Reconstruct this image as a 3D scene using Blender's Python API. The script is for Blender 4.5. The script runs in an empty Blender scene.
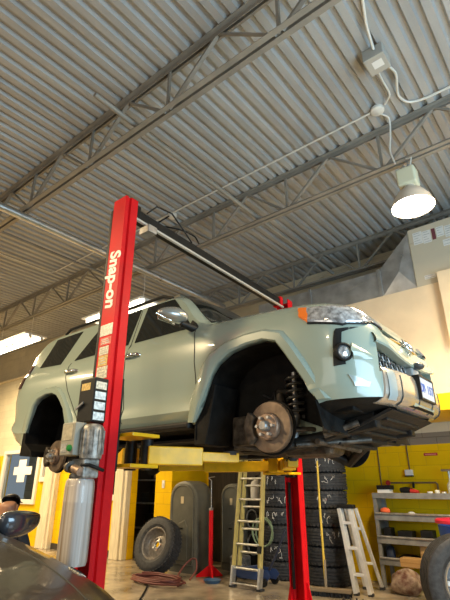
import bpy, math, random
import numpy as np
from mathutils import Vector, Matrix
from mathutils.bvhtree import BVHTree

scene = bpy.context.scene
COL = scene.collection
random.seed(7)
PI = math.pi
# ---------------------------------------------------------------- camera, world, lights, exposure
cam_data = bpy.data.cameras.new('camera')
cam = bpy.data.objects.new('camera', cam_data)
COL.objects.link(cam)
cam_data.sensor_fit = 'AUTO'
cam_data.sensor_width = 36.0
cam_data.lens = 27.0
cam_data.clip_start = 0.05
cam.location = (0, 0, 1.3)
cam.rotation_euler = (PI / 2 + math.atan(187 / 450.0), 0, math.radians(39.2))
scene.camera = cam

vs = scene.view_settings
vs.view_transform = 'Standard'
vs.look = 'None'
vs.gamma = 1.0
vs.use_curve_mapping = False
vs.exposure = 0.0

world = bpy.data.worlds.new('world')
scene.world = world
world.use_nodes = True
bg = world.node_tree.nodes['Background']
bg.inputs[0].default_value = (0.78, 0.9, 1.0, 1)
bg.inputs[1].default_value = 0.25


def area_light(name, loc, size, power, color, target=None, size_y=None):
    l = bpy.data.lights.new(name, 'AREA')
    l.energy = power
    l.color = color
    l.size = size
    if size_y:
        l.shape = 'RECTANGLE'
        l.size_y = size_y
    o = bpy.data.objects.new(name, l)
    o.location = loc
    if target:
        o.rotation_euler = (Vector(target) - Vector(loc)).to_track_quat('-Z', 'Y').to_euler()
    COL.objects.link(o)
    return o


# daylight through the open bay doors (to the right of and behind the photographer)
area_light('daylight_bay_door', (3.2, 2.2, 1.9), 3.2, 340, (0.54, 0.81, 1.0), (-.8, 3.6, 5.2), 3.2)
area_light('daylight_rear_door', (-1.5, -5.2, 2.0), 4.0, 70, (1.0, 0.90, 0.75), (-2.5, 4, 2.6), 3.2)
# added warm fill lights at ceiling height, unseen, brightening the SUV side and walls
for lx, ly, lp in ((-5.0, -0.6, 390), (-9.5, 3.4, 300), (-12.5, 4.6, 260), (0.9, 4.3, 250), (-1.0, -2.6, 110), (-9.5, -0.6, 170)):
    area_light('warm_fill', (lx, ly, 4.35), 0.5, lp, (1.0, 0.75, 0.42))


# ---------------------------------------------------------------- helpers
ORG = {}


def V(*a):
    return Vector(a)


class MB:
    """collects shapes; build() links them as one mesh object"""

    def __init__(self):
        self.v = []
        self.f = []
        self.m = []
        self.mi = 0

    def add(self, vs_, fs_):
        o = len(self.v)
        self.v += [tuple(p) for p in vs_]
        for f in fs_:
            self.f.append([i + o for i in f])
            self.m.append(self.mi)
        return self

    def box(self, x0, x1, y0, y1, z0, z1):
        vs_ = [(x0, y0, z0), (x1, y0, z0), (x1, y1, z0), (x0, y1, z0), (x0, y0, z1), (x1, y0, z1), (x1, y1, z1), (x0, y1, z1)]
        return self.add(vs_, [(3, 2, 1, 0), (4, 5, 6, 7), (0, 1, 5, 4), (1, 2, 6, 5), (2, 3, 7, 6), (3, 0, 4, 7)])

    def bar(self, p, q, w, h, up=(0, 0, 1), off=(0, 0)):
        p, q, up = Vector(p), Vector(q), Vector(up)
        d = (q - p).normalized()
        s = d.cross(up)
        if s.length < 1e-4:
            s = d.cross(Vector((1, 0, 0)))
        s.normalize()
        u = s.cross(d)
        vs_ = []
        for e in (p, q):
            for a, b in ((-1, -1), (1, -1), (1, 1), (-1, 1)):
                vs_.append(e + s * (a * w / 2 + off[0]) + u * (b * h / 2 + off[1]))
        return self.add(vs_, [(0, 1, 2, 3), (7, 6, 5, 4), (4, 5, 1, 0), (5, 6, 2, 1), (6, 7, 3, 2), (7, 4, 0, 3)])

    def tube(self, pts, r, n=8, cap=True, closed=False):
        pts = [Vector(p) for p in pts]
        k = len(pts)
        rs = r if isinstance(r, (list, tuple)) else [r] * k
        d0 = (pts[1] - pts[0]).normalized()
        nrm = d0.orthogonal().normalized()
        vs_ = []
        prev = d0
        for i, p in enumerate(pts):
            if closed:
                d = (pts[(i + 1) % k] - pts[i - 1]).normalized()
            elif i == 0:
                d = d0
            elif i == k - 1:
                d = (pts[i] - pts[i - 1]).normalized()
            else:
                d = ((pts[i + 1] - p).normalized() + (p - pts[i - 1]).normalized())
                d = d.normalized() if d.length > 1e-6 else prev
            nrm = nrm - d * nrm.dot(d)
            if nrm.length < 1e-5:
                nrm = d.orthogonal()
            nrm.normalize()
            b = d.cross(nrm)
            prev = d
            for j in range(n):
                a = 2 * PI * j / n
                vs_.append(p + (nrm * math.cos(a) + b * math.sin(a)) * rs[i])
        fs_ = []
        for i in range(k if closed else k - 1):
            i2 = (i + 1) % k
            for j in range(n):
                j2 = (j + 1) % n
                fs_.append((i * n + j, i * n + j2, i2 * n + j2, i2 * n + j))
        if cap and not closed:
            fs_.append(tuple(range(n))[::-1])
            fs_.append(tuple((k - 1) * n + j for j in range(n)))
        return self.add(vs_, fs_)

    def lathe(self, prof, c=(0, 0, 0), axis=(0, 0, 1), n=24, close=False):
        """prof: (radius, height along axis)"""
        c, ax = Vector(c), Vector(axis).normalized()
        u = ax.orthogonal().normalized()
        w = ax.cross(u)
        k = len(prof)
        vs_ = []
        for r, h in prof:
            for j in range(n):
                a = 2 * PI * j / n
                vs_.append(c + ax * h + (u * math.cos(a) + w * math.sin(a)) * max(r, 1e-5))
        fs_ = []
        for i in range(k if close else k - 1):
            i2 = (i + 1) % k
            for j in range(n):
                j2 = (j + 1) % n
                fs_.append((i * n + j, i * n + j2, i2 * n + j2, i2 * n + j))
        if not close:
            if prof[0][0] > 1e-4:
                fs_.append(tuple(range(n))[::-1])
            if prof[-1][0] > 1e-4:
                fs_.append(tuple((k - 1) * n + j for j in range(n)))
        return self.add(vs_, fs_)

    def prism(self, poly, o, u, v, d):
        """poly in (u,v) from origin o, extruded by vector d"""
        o, u, v, d = Vector(o), Vector(u), Vector(v), Vector(d)
        n = len(poly)
        vs_ = [o + u * a + v * b for a, b in poly]
        vs_ += [p + d for p in vs_]
        fs_ = [tuple(range(n))[::-1], tuple(range(n, 2 * n))]
        for i in range(n):
            j = (i + 1) % n
            fs_.append((i, j, n + j, n + i))
        return self.add(vs_, fs_)

    def grid(self, rows, flip=False):
        n = len(rows[0])
        vs_ = [p for r in rows for p in r]
        fs_ = []
        for i in range(len(rows) - 1):
            for j in range(n - 1):
                q = (i * n + j, i * n + j + 1, (i + 1) * n + j + 1, (i + 1) * n + j)
                fs_.append(q[::-1] if flip else q)
        return self.add(vs_, fs_)

    def slab(self, rows, rows2):
        """two parallel grids joined into a closed shell"""
        n, k = len(rows[0]), len(rows)
        vs_ = [p for r in rows for p in r] + [p for r in rows2 for p in r]
        o = n * k
        fs_ = []
        for i in range(k - 1):
            for j in range(n - 1):
                q = (i * n + j, i * n + j + 1, (i + 1) * n + j + 1, (i + 1) * n + j)
                fs_.append(q)
                fs_.append(tuple(a + o for a in q[::-1]))
        rim = [j for j in range(n)] + [i * n + n - 1 for i in range(1, k)] + [(k - 1) * n + j for j in range(n - 2, -1, -1)] + [i * n for i in range(k - 2, 0, -1)]
        for a, b in zip(rim, rim[1:] + rim[:1]):
            fs_.append((b, a, a + o, b + o))
        return self.add(vs_, fs_)

    def ball(self, c, r, nu=16, nv=10):
        rx, ry, rz = r if isinstance(r, (list, tuple)) else (r, r, r)
        vs_ = [(c[0], c[1], c[2] - rz)]
        for i in range(1, nv):
            t = -PI / 2 + PI * i / nv
            for j in range(nu):
                a = 2 * PI * j / nu
                vs_.append((c[0] + rx * math.cos(t) * math.cos(a), c[1] + ry * math.cos(t) * math.sin(a), c[2] + rz * math.sin(t)))
        vs_.append((c[0], c[1], c[2] + rz))
        fs_ = [(0, 1 + (j + 1) % nu, 1 + j) for j in range(nu)]
        for i in range(nv - 2):
            for j in range(nu):
                a, b = 1 + i * nu + j, 1 + i * nu + (j + 1) % nu
                fs_.append((a, b, b + nu, a + nu))
        t = len(vs_) - 1
        fs_ += [(t - nu + j, t - nu + (j + 1) % nu, t) for j in range(nu)]
        return self.add(vs_, fs_)

    def build(self, name, mats, parent=None, smooth=None, bevel=None, fixn=True):
        me = bpy.data.meshes.new(name)
        org = ORG.get(parent.name, Vector((0, 0, 0))) if parent is not None else Vector((0, 0, 0))
        me.from_pydata([(p[0] - org[0], p[1] - org[1], p[2] - org[2]) for p in self.v], [], self.f)
        if not isinstance(mats, (list, tuple)):
            mats = [mats]
        for m in mats:
            me.materials.append(m)
        if len(mats) > 1:
            for p, i in zip(me.polygons, self.m):
                p.material_index = i
        me.update()
        if fixn:
            import bmesh
            b = bmesh.new()
            b.from_mesh(me)
            bmesh.ops.recalc_face_normals(b, faces=b.faces)
            b.to_mesh(me)
            b.free()
        if smooth:
            for p in me.polygons:
                p.use_smooth = True
            me.set_sharp_from_angle(angle=math.radians(smooth))
        o = bpy.data.objects.new(name, me)
        COL.objects.link(o)
        if parent is not None:
            o.parent = parent
            ORG[o.name] = org
        if bevel:
            bm_ = o.modifiers.new('bevel', 'BEVEL')
            bm_.width = bevel
            bm_.segments = 2
            bm_.limit_method = 'ANGLE'
            bm_.angle_limit = math.radians(40)
            bm_.harden_normals = False
        return o


def tag(o, label, cat, group=None):
    o['label'] = label
    o['category'] = cat
    if group:
        o['group'] = group
    return o


def thing(name, label, cat, loc=(0, 0, 0), group=None):
    o = bpy.data.objects.new(name, None)
    COL.objects.link(o)
    o.location = loc
    o.empty_display_size = 0.1
    ORG[o.name] = Vector(loc)
    return tag(o, label, cat, group)


def struct(o):
    o['kind'] = 'structure'
    return o


def kids(o):
    return [c for c in COL.objects if c.parent == o]


def copy_tree(o, loc, rot=None, label=None, group=None):
    allk = {}
    for c in COL.objects:
        if c.parent is not None:
            allk.setdefault(c.parent.name, []).append(c)

    def rec(s, parent):
        c = s.copy()
        COL.objects.link(c)
        if parent is not None:
            c.parent = parent
        for k in allk.get(s.name, []):
            rec(k, c)
        return c
    r = rec(o, None)
    r.location = loc
    if rot is not None:
        r.rotation_euler = rot
    if label:
        r['label'] = label
    if group:
        r['group'] = group
    return r


# ---------------------------------------------------------------- materials
def mat(name, col, rough=0.5, metal=0.0, noise=None, bump=None, coat=0.0, spec=None, emit=None, trans=0.0, ior=1.45, ramp=None, stretch=None):
    """noise=(scale, amount): colour variation between col*(1-amount) and col*(1+amount); bump=(scale, strength)"""
    m = bpy.data.materials.new(name)
    m.use_nodes = True
    nt = m.node_tree
    p = nt.nodes['Principled BSDF']
    p.inputs['Base Color'].default_value = (*col, 1)
    p.inputs['Roughness'].default_value = rough
    p.inputs['Metallic'].default_value = metal
    p.inputs['IOR'].default_value = ior
    if coat:
        p.inputs['Coat Weight'].default_value = coat
        p.inputs['Coat Roughness'].default_value = 0.04
    if spec is not None:
        p.inputs['Specular IOR Level'].default_value = spec
    if trans:
        p.inputs['Transmission Weight'].default_value = trans
    if emit:
        p.inputs['Emission Color'].default_value = (*emit[0], 1)
        p.inputs['Emission Strength'].default_value = emit[1]
    if noise or bump:
        tc = nt.nodes.new('ShaderNodeTexCoord')
        src = tc.outputs['Object']
        if stretch:
            mp = nt.nodes.new('ShaderNodeMapping')
            mp.inputs['Scale'].default_value = stretch
            nt.links.new(src, mp.inputs[0])
            src = mp.outputs[0]
    if noise:
        n = nt.nodes.new('ShaderNodeTexNoise')
        n.inputs['Scale'].default_value = noise[0]
        n.inputs['Detail'].default_value = 6
        nt.links.new(src, n.inputs['Vector'])
        r = nt.nodes.new('ShaderNodeValToRGB')
        a = noise[1]
        lo = ramp[0] if ramp else [max(0, c * (1 - a)) for c in col]
        hi = ramp[1] if ramp else [min(1, c * (1 + a)) for c in col]
        r.color_ramp.elements[0].position = 0.32
        r.color_ramp.elements[0].color = (*lo, 1)
        r.color_ramp.elements[1].position = 0.68
        r.color_ramp.elements[1].color = (*hi, 1)
        nt.links.new(n.outputs['Fac'], r.inputs[0])
        nt.links.new(r.outputs[0], p.inputs['Base Color'])
        mr = nt.nodes.new('ShaderNodeMapRange')
        mr.inputs[3].default_value = max(0.02, rough - 0.08)
        mr.inputs[4].default_value = min(1, rough + 0.1)
        nt.links.new(n.outputs['Fac'], mr.inputs[0])
        nt.links.new(mr.outputs[0], p.inputs['Roughness'])
    if bump:
        n2 = nt.nodes.new('ShaderNodeTexNoise')
        n2.inputs['Scale'].default_value = bump[0]
        n2.inputs['Detail'].default_value = 5
        nt.links.new(src, n2.inputs['Vector'])
        b = nt.nodes.new('ShaderNodeBump')
        b.inputs['Strength'].default_value = bump[1]
        b.inputs['Distance'].default_value = 0.01
        nt.links.new(n2.outputs['Fac'], b.inputs['Height'])
        nt.links.new(b.outputs[0], p.inputs['Normal'])
    return m


M = {}
M['paint'] = mat('sage_car_paint', (0.285, 0.352, 0.305), 0.26, 0.0, coat=0.9)
M['glass_dark'] = mat('tinted_car_glass', (0.012, 0.014, 0.013), 0.05, 0.0, spec=0.35)
M['black'] = mat('black_plastic', (0.009, 0.009, 0.009), 0.5, noise=(20, 0.4), spec=.3)
M['well'] = mat('dusty_black_liner', (0.0055, 0.0053, 0.005), 0.7, noise=(9, 0.8), bump=(14, 0.6), spec=.25)
M['rubber'] = mat('tyre_rubber', (0.036, 0.037, 0.040), 0.6, noise=(24, 0.35), bump=(60, 0.2), spec=.4)
M['under'] = mat('dirty_underbody_steel', (0.018, 0.016, 0.014), 0.6, 0.3, noise=(12, 0.7), bump=(30, 0.4))
M['under2'] = mat('greasy_cast_metal', (0.075, 0.062, 0.05), 0.5, 0.5, noise=(18, 0.6), bump=(40, 0.4))
M['disc'] = mat('worn_brake_disc', (0.20, 0.15, 0.11), 0.45, 0.7, noise=(14, 0.3))
M['hub'] = mat('rusty_hub_metal', (0.28, 0.20, 0.15), 0.5, 0.6, noise=(30, 0.45))
M['chrome'] = mat('chrome', (0.75, 0.75, 0.75), 0.12, 1.0)
M['alu'] = mat('brushed_aluminium', (0.62, 0.62, 0.6), 0.35, 0.85, noise=(14, 0.2))
M['steel'] = mat('plain_steel', (0.38, 0.38, 0.38), 0.4, 0.8, noise=(16, 0.25))
M['white'] = mat('white_plastic', (0.75, 0.74, 0.7), 0.45)
M['orange'] = mat('amber_lens', (0.85, 0.2, 0.02), 0.15, coat=0.6)
M['red'] = mat('red_lift_paint', (0.60, 0.006, 0.011), 0.5, spec=.2, noise=(5, 0.12))
M['yellow'] = mat('yellow_arm_paint', (0.80, 0.46, 0.006), 0.42, noise=(9, 0.15), coat=0.1)


# ---------------------------------------------------------------- the setting
def block_wall_mat(name, col, joint, rough=0.55, uv='xz', noise=0.1):
    m = mat(name, col, rough)
    nt = m.node_tree
    p = nt.nodes['Principled BSDF']
    p.inputs['Specular IOR Level'].default_value = .2
    tc = nt.nodes.new('ShaderNodeTexCoord')
    sep = nt.nodes.new('ShaderNodeSeparateXYZ')
    cmb = nt.nodes.new('ShaderNodeCombineXYZ')
    nt.links.new(tc.outputs['Object'], sep.inputs[0])
    nt.links.new(sep.outputs[0 if uv == 'xz' else 1], cmb.inputs[0])
    nt.links.new(sep.outputs[2], cmb.inputs[1])
    br = nt.nodes.new('ShaderNodeTexBrick')
    br.inputs['Scale'].default_value = 1.0
    br.inputs['Brick Width'].default_value = 0.4
    br.inputs['Row Height'].default_value = 0.2
    br.inputs['Mortar Size'].default_value = 0.006
    br.inputs['Mortar Smooth'].default_value = 0.4
    br.inputs['Color1'].default_value = (*col, 1)
    br.inputs['Color2'].default_value = (*[c * 0.94 for c in col], 1)
    br.inputs['Mortar'].default_value = (*joint, 1)
    nt.links.new(cmb.outputs[0], br.inputs['Vector'])
    nz = nt.nodes.new('ShaderNodeTexNoise')
    nz.inputs['Scale'].default_value = 3.0
    nz.inputs['Detail'].default_value = 8
    nt.links.new(tc.outputs['Object'], nz.inputs['Vector'])
    mx = nt.nodes.new('ShaderNodeMixRGB')
    mx.blend_type = 'MULTIPLY'
    mx.inputs[0].default_value = 1.0
    rmp = nt.nodes.new('ShaderNodeMapRange')
    rmp.inputs[3].default_value = 1 - noise * 2
    rmp.inputs[4].default_value = 1 + noise
    nt.links.new(nz.outputs['Fac'], rmp.inputs[0])
    nt.links.new(br.outputs['Color'], mx.inputs[1])
    nt.links.new(rmp.outputs[0], mx.inputs[2])
    nt.links.new(mx.outputs[0], p.inputs['Base Color'])
    b = nt.nodes.new('ShaderNodeBump')
    b.inputs['Strength'].default_value = 0.5
    b.inputs['Distance'].default_value = 0.008
    b.invert = True
    nt.links.new(br.outputs['Fac'], b.inputs['Height'])
    nt.links.new(b.outputs[0], p.inputs['Normal'])
    return m


M['yellow_wall'] = block_wall_mat('yellow_block_paint', (0.86, 0.54, 0.003), (0.70, 0.43, 0.005), 0.45)
M['brown_wall'] = block_wall_mat('bare_grey_brown_block', (0.26, 0.22, 0.17), (0.15, 0.13, 0.10), 0.8)
M['cream_wall'] = block_wall_mat('cream_block_paint', (0.66, 0.60, 0.45), (0.56, 0.51, 0.39), 0.6)
M['grey_wall'] = block_wall_mat('grey_block', (0.36, 0.38, 0.40), (0.22, 0.23, 0.25), 0.8)
M['cream'] = mat('cream_board_paint', (0.84, 0.66, 0.44), 0.6, noise=(4, 0.06))
M['stripe'] = mat('deep_yellow_stripe', (0.86, 0.52, 0.004), 0.5)
M['wood_cream'] = mat('worn_cream_timber', (0.70, 0.62, 0.45), 0.6, noise=(7, 0.16), stretch=(6, 6, 0.5))
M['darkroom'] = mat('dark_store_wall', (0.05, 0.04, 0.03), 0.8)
M['floor'] = mat('wet_sealed_concrete', (0.34, 0.285, 0.205), 0.2, noise=(2.2, 0.5), bump=(9, 0.06))
M['deck'] = mat('galvanised_deck', (0.385, 0.385, 0.375), 0.5, 0.2, noise=(1.6, 0.12), stretch=(3, 0.5, 1), spec=.3)
M['joist'] = mat('grey_joist_primer', (0.27, 0.25, 0.215), 0.5, 0.2, noise=(3, 0.15))
M['galv'] = mat('galvanised_sheet', (0.55, 0.56, 0.56), 0.3, 0.85, noise=(5, 0.2))
M['conduit'] = mat('grey_white_conduit', (0.72, 0.70, 0.64), 0.4, 0.2)

mb = MB().box(-16, 8, -7, 9, -0.1, 0)
struct(mb.build('floor', M['floor']))

# corrugated roof deck (real ribs along Y)
rows = []
x = -16.0
prof = []
while x < 4.2:
    prof += [(x, 5.272), (x + .072, 5.272), (x + .092, 5.312), (x + .132, 5.312)]
    x += .152
prof.append((x, 5.272))
mb = MB()
mb.slab([[(px, y, pz) for px, pz in prof] for y in (-5.5, 1.5, 8.2)], [[(px, y, pz + .09) for px, pz in prof] for y in (-5.5, 1.5, 8.2)])
struct(mb.build('ceiling', M['deck']))

# back wall: yellow, bare band, cream
mb = MB()
for i, (z0, z1) in enumerate(((0, 1.90), (1.90, 2.07), (2.07, 5.271))):
    mb.mi = i
    mb.box(-6.6, 4.0, 7.5, 7.7, z0, z1)
struct(mb.build('wall_back', [M['yellow_wall'], M['brown_wall'], M['cream_wall']]))
# boxed-out upper storey over the back wall
mb = MB().box(-4.7, 4.0, 6.32, 7.5, 2.42, 3.95)
mb.mi = 1
mb.box(-4.7, 4.0, 6.30, 7.5, 2.21, 2.42)
struct(mb.build('wall_upper', [M['cream'], M['stripe']]))
mb = MB().box(-1.28, -0.2, 6.22, 6.32, 3.0, 4.06)
struct(mb.build('trim_4', M['cream']))

# partition on the left with openings
mb = MB()


def wall_seg(x0, x1, z0, z1):
    for mi, a, b in ((0, 0, 2.12), (1, 2.12, 5.271)):
        lo, hi = max(z0, a), min(z1, b)
        if hi > lo:
            mb.mi = mi
            mb.box(x0, x1, 6.5, 6.65, lo, hi)


wall_seg(-16, -13.25, 0, 5.271)
wall_seg(-13.25, -11.45, 0, .98)
wall_seg(-13.25, -11.45, 2.17, 5.271)
wall_seg(-11.45, -11.22, 0, 5.271)
wall_seg(-11.22, -10.7, 0, 1.5)
wall_seg(-11.22, -10.7, 2.17, 5.271)
wall_seg(-10.7, -8.9, 0, 5.271)
wall_seg(-8.9, -8.16, 0, 1.12)
wall_seg(-8.9, -8.16, 2.17, 5.271)
wall_seg(-8.16, -7.76, 0, 5.271)
wall_seg(-7.76, -7.05, 2.12, 5.271)
struct(mb.build('wall_partition', [M['yellow_wall'], M['cream_wall']]))
mb = MB()
mb.mi = 0
mb.box(-7.05, -6.6, 6.5, 7.5, 0, 2.12)
mb.mi = 1
mb.box(-7.05, -6.6, 6.5, 7.5, 2.12, 5.271)
struct(mb.build('column', [M['yellow_wall'], M['cream_wall']]))
struct(MB().box(-16.2, -16, -5.5, 6.65, 0, 5.271).build('wall_left', M['cream_wall']))
struct(MB().box(-14, -9.2, 7.6, 7.75, 0, 3.2).build('wall_outside', M['grey_wall']))
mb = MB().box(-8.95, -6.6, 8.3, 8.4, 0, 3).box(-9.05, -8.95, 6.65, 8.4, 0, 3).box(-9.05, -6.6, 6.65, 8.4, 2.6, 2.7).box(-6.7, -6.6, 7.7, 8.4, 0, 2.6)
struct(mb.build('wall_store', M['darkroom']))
mb = MB().box(-14, -9.05, 6.65, 7.75, 3.2, 3.3)
struct(mb.build('ceiling_office', M['cream']))
for wn, (x0, x1, z0, z1) in enumerate(((-13.25, -11.45, .98, 2.17), (-11.22, -10.7, 1.5, 2.17), (-8.9, -8.16, 1.12, 2.17)), 1):
    root = struct(thing('window_%d' % wn, '', '', ((x0 + x1) / 2, 6.5, z0)))
    for k in ('label', 'category'):
        del root[k]
    t = .09
    mb = MB().box(x0 - .06, x1 + .06, 6.45, 6.6, z0 - .08, z0 + .03).box(x0 - .06, x1 + .06, 6.45, 6.6, z1 - .03, z1 + .06)
    mb.box(x0 - .06, x0 + .05, 6.45, 6.6, z0 + .03, z1 - .03).box(x1 - .05, x1 + .06, 6.45, 6.6, z0 + .03, z1 - .03)
    mb.build('window_frame', M['white'], root, bevel=.008)
    gm = mat('window_glass_%d' % wn, (0.86, 0.92, 0.95), 0.03, trans=1.0, ior=1.02)
    MB().box(x0 + .05, x1 - .05, 6.52, 6.528, z0 + .03, z1 - .03).build('pane', gm, root)
for lx in (-12.6, -10.9, -8.5):  # added fill lights behind the panes, brightening what shows through them
    l = bpy.data.lights.new('pane_fill', 'POINT')
    l.energy = 6 if lx < -9 else 4
    l.color = (0.85, 0.93, 1.0)
    l.shadow_soft_size = .15
    o = bpy.data.objects.new('pane_fill', l)
    o.location = (lx, 7.1, 2.5)
    COL.objects.link(o)
dr = struct(MB().box(-6.5, -4.62, 7.44, 7.5, 0, 1.9).build('shade_panel', mat('dark_brown_shade', (.035, .027, .02), .6, noise=(3, .4), stretch=(8, 1, .6))))  # dark panel added to hold the shade under the SUV in its colour
MB().box(-5.58, -5.55, 7.435, 7.44, 0, 1.9).build('panel_gap', M['darkroom'], dr)
# timber posts of the partition
for i, (x0, x1) in enumerate(((-10.86, -10.42), (-8.12, -7.77)), 1):
    mb = MB().box(x0, x1 - .09, 6.34, 6.5, 0, 2.6).box(x1 - .09, x1, 6.38, 6.5, 0, 2.6)
    struct(mb.build('trim_%d' % i, M['wood_cream'], bevel=.012))
struct(MB().box(-14.6, -6.8, 6.42, 6.5, 4.3, 4.36).build('trim_3', M['wood_cream'], bevel=.01))
struct(MB().box(-10.42, -8.12, 6.485, 6.5, 0, .12).build('baseboard_partition', M['darkroom']))

# open-web roof joists
JOIST_LABEL = ['grey open-web roof joist crossing the top left corner, nearest of the three',
               'grey open-web roof joist that carries the glowing dome lamp, middle of the three',
               'grey open-web roof joist close to the back wall, above the sheet-metal duct']
for ji, jy in enumerate((2.256, 4.47, 6.8)):
    root = thing('steel_joist', JOIST_LABEL[ji], 'joist', (-2.57, jy, 4.70), 'open-web joists under the roof deck')
    x0, x1 = (-16, 3.9) if ji < 2 else (-6.6, 3.9)
    for nm, za, zb_, sgn in (('top_chord', 5.270, 5.215, -1), ('bottom_chord', 4.700, 4.755, 1)):
        mb = MB()
        for s in (-1, 1):
            ya, yb = jy + s * .014, jy + s * .066
            mb.box(x0, x1, min(ya, yb), max(ya, yb), min(za, za + sgn * .008), max(za, za + sgn * .008))
            ya, yb = jy + s * .014, jy + s * .021
            mb.box(x0, x1, min(ya, yb), max(ya, yb), min(za + sgn * .008, zb_), max(za + sgn * .008, zb_))
        mb.build(nm, M['joist'], root)
    k0, k1 = (-10, 4) if ji < 2 else (-3, 4)
    for k in range(k0, k1 + 1):
        xb = -2.57 + 1.3 * k
        MB().bar((xb, jy, 4.72), (xb, jy, 5.25), .028, .028, (0, 1, 0)).build('web_bar', M['joist'], root)
        MB().tube([(xb - .03, jy, 4.72), (xb - .65, jy, 5.25)], .017, 6).build('web_bar', M['joist'], root)
        MB().bar((xb + .03, jy, 4.72), (xb + .65, jy, 5.25), .028, .04, (0, 1, 0)).build('web_bar', M['joist'], root)
# ---------------------------------------------------------------- lofted car bodies
def pchip(xs, ys, xq):
    xs, ys = np.array(xs, float), np.array(ys, float)
    h = np.diff(xs)
    d = np.diff(ys) / h
    m = np.zeros_like(ys)
    for i in range(1, len(xs) - 1):
        if d[i - 1] * d[i] > 0:
            w1, w2 = 2 * h[i] + h[i - 1], h[i] + 2 * h[i - 1]
            m[i] = (w1 + w2) / (w1 / d[i - 1] + w2 / d[i])
    m[0], m[-1] = d[0], d[-1]
    out = []
    for x in xq:
        i = min(max(int(np.searchsorted(xs, x)) - 1, 0), len(xs) - 2)
        t = (x - xs[i]) / h[i]
        out.append((1 + 2 * t) * (1 - t) ** 2 * ys[i] + t * (1 - t) ** 2 * h[i] * m[i] + t * t * (3 - 2 * t) * ys[i + 1] + t * t * (t - 1) * h[i] * m[i + 1])
    return out


def loft(stations, yc, step=0.06):
    """stations: (X, [(half width, z), ...] bottom centre to top centre), rear to front; returns a closed MB"""
    xs = [s[0] for s in stations]
    xq = []
    for a, b in zip(xs, xs[1:]):
        k = max(1, int(round((b - a) / step)))
        xq += [a + (b - a) * i / k for i in range(k)]
    xq.append(xs[-1])
    n = len(stations[0][1])
    W = [pchip(xs, [s[1][i][0] for s in stations], xq) for i in range(n)]
    Z = [pchip(xs, [s[1][i][1] for s in stations], xq) for i in range(n)]
    mb = MB()
    rings = []
    for q, x in enumerate(xq):
        ring = [(x, yc - W[i][q], Z[i][q]) for i in range(n)]
        ring += [(x, yc + W[i][q], Z[i][q]) for i in range(n - 2, 0, -1)]
        rings.append(ring)
    m = len(rings[0])
    vs_ = [p for r in rings for p in r]
    fs_ = []
    for q in range(len(rings) - 1):
        for j in range(m):
            j2 = (j + 1) % m
            fs_.append((q * m + j, q * m + j2, (q + 1) * m + j2, (q + 1) * m + j))
    fs_.append(tuple(range(m))[::-1])
    fs_.append(tuple((len(rings) - 1) * m + j for j in range(m)))
    mb.add(vs_, fs_)
    return mb


T_SIDE = [0, .13, .25, .38, .6, .8, .94, 1.0]
W_SIDE = [.870, .944, .912, .922, .945, .938, .908, .868]
SUV_YC = 3.5
SUV_W = .894


W_NOSE = [.885, .930, .932, .938, .945, .932, .903, .868]


def suv_sec(k, zb, zr, zf, top, ws=None):
    """k: width factor, zb floor, zr rocker, zf belt or fender height, top: four (w, z) to the centre line"""
    pts = [(0, zb), (.56 * min(k, 1), zb), (.80 * k, zb + (zr - zb) * .55)]
    pts += [(w * k, zr + t * (zf - zr)) for w, t in zip(ws or W_SIDE, T_SIDE)]
    return pts + list(top)


def hood(k, zf, zh):
    return [(.80 * k, zf + (zh - zf) * .45), (.64 * k, zf + (zh - zf) * .82), (.40 * k, zh), (0, zh + .012)]


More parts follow.
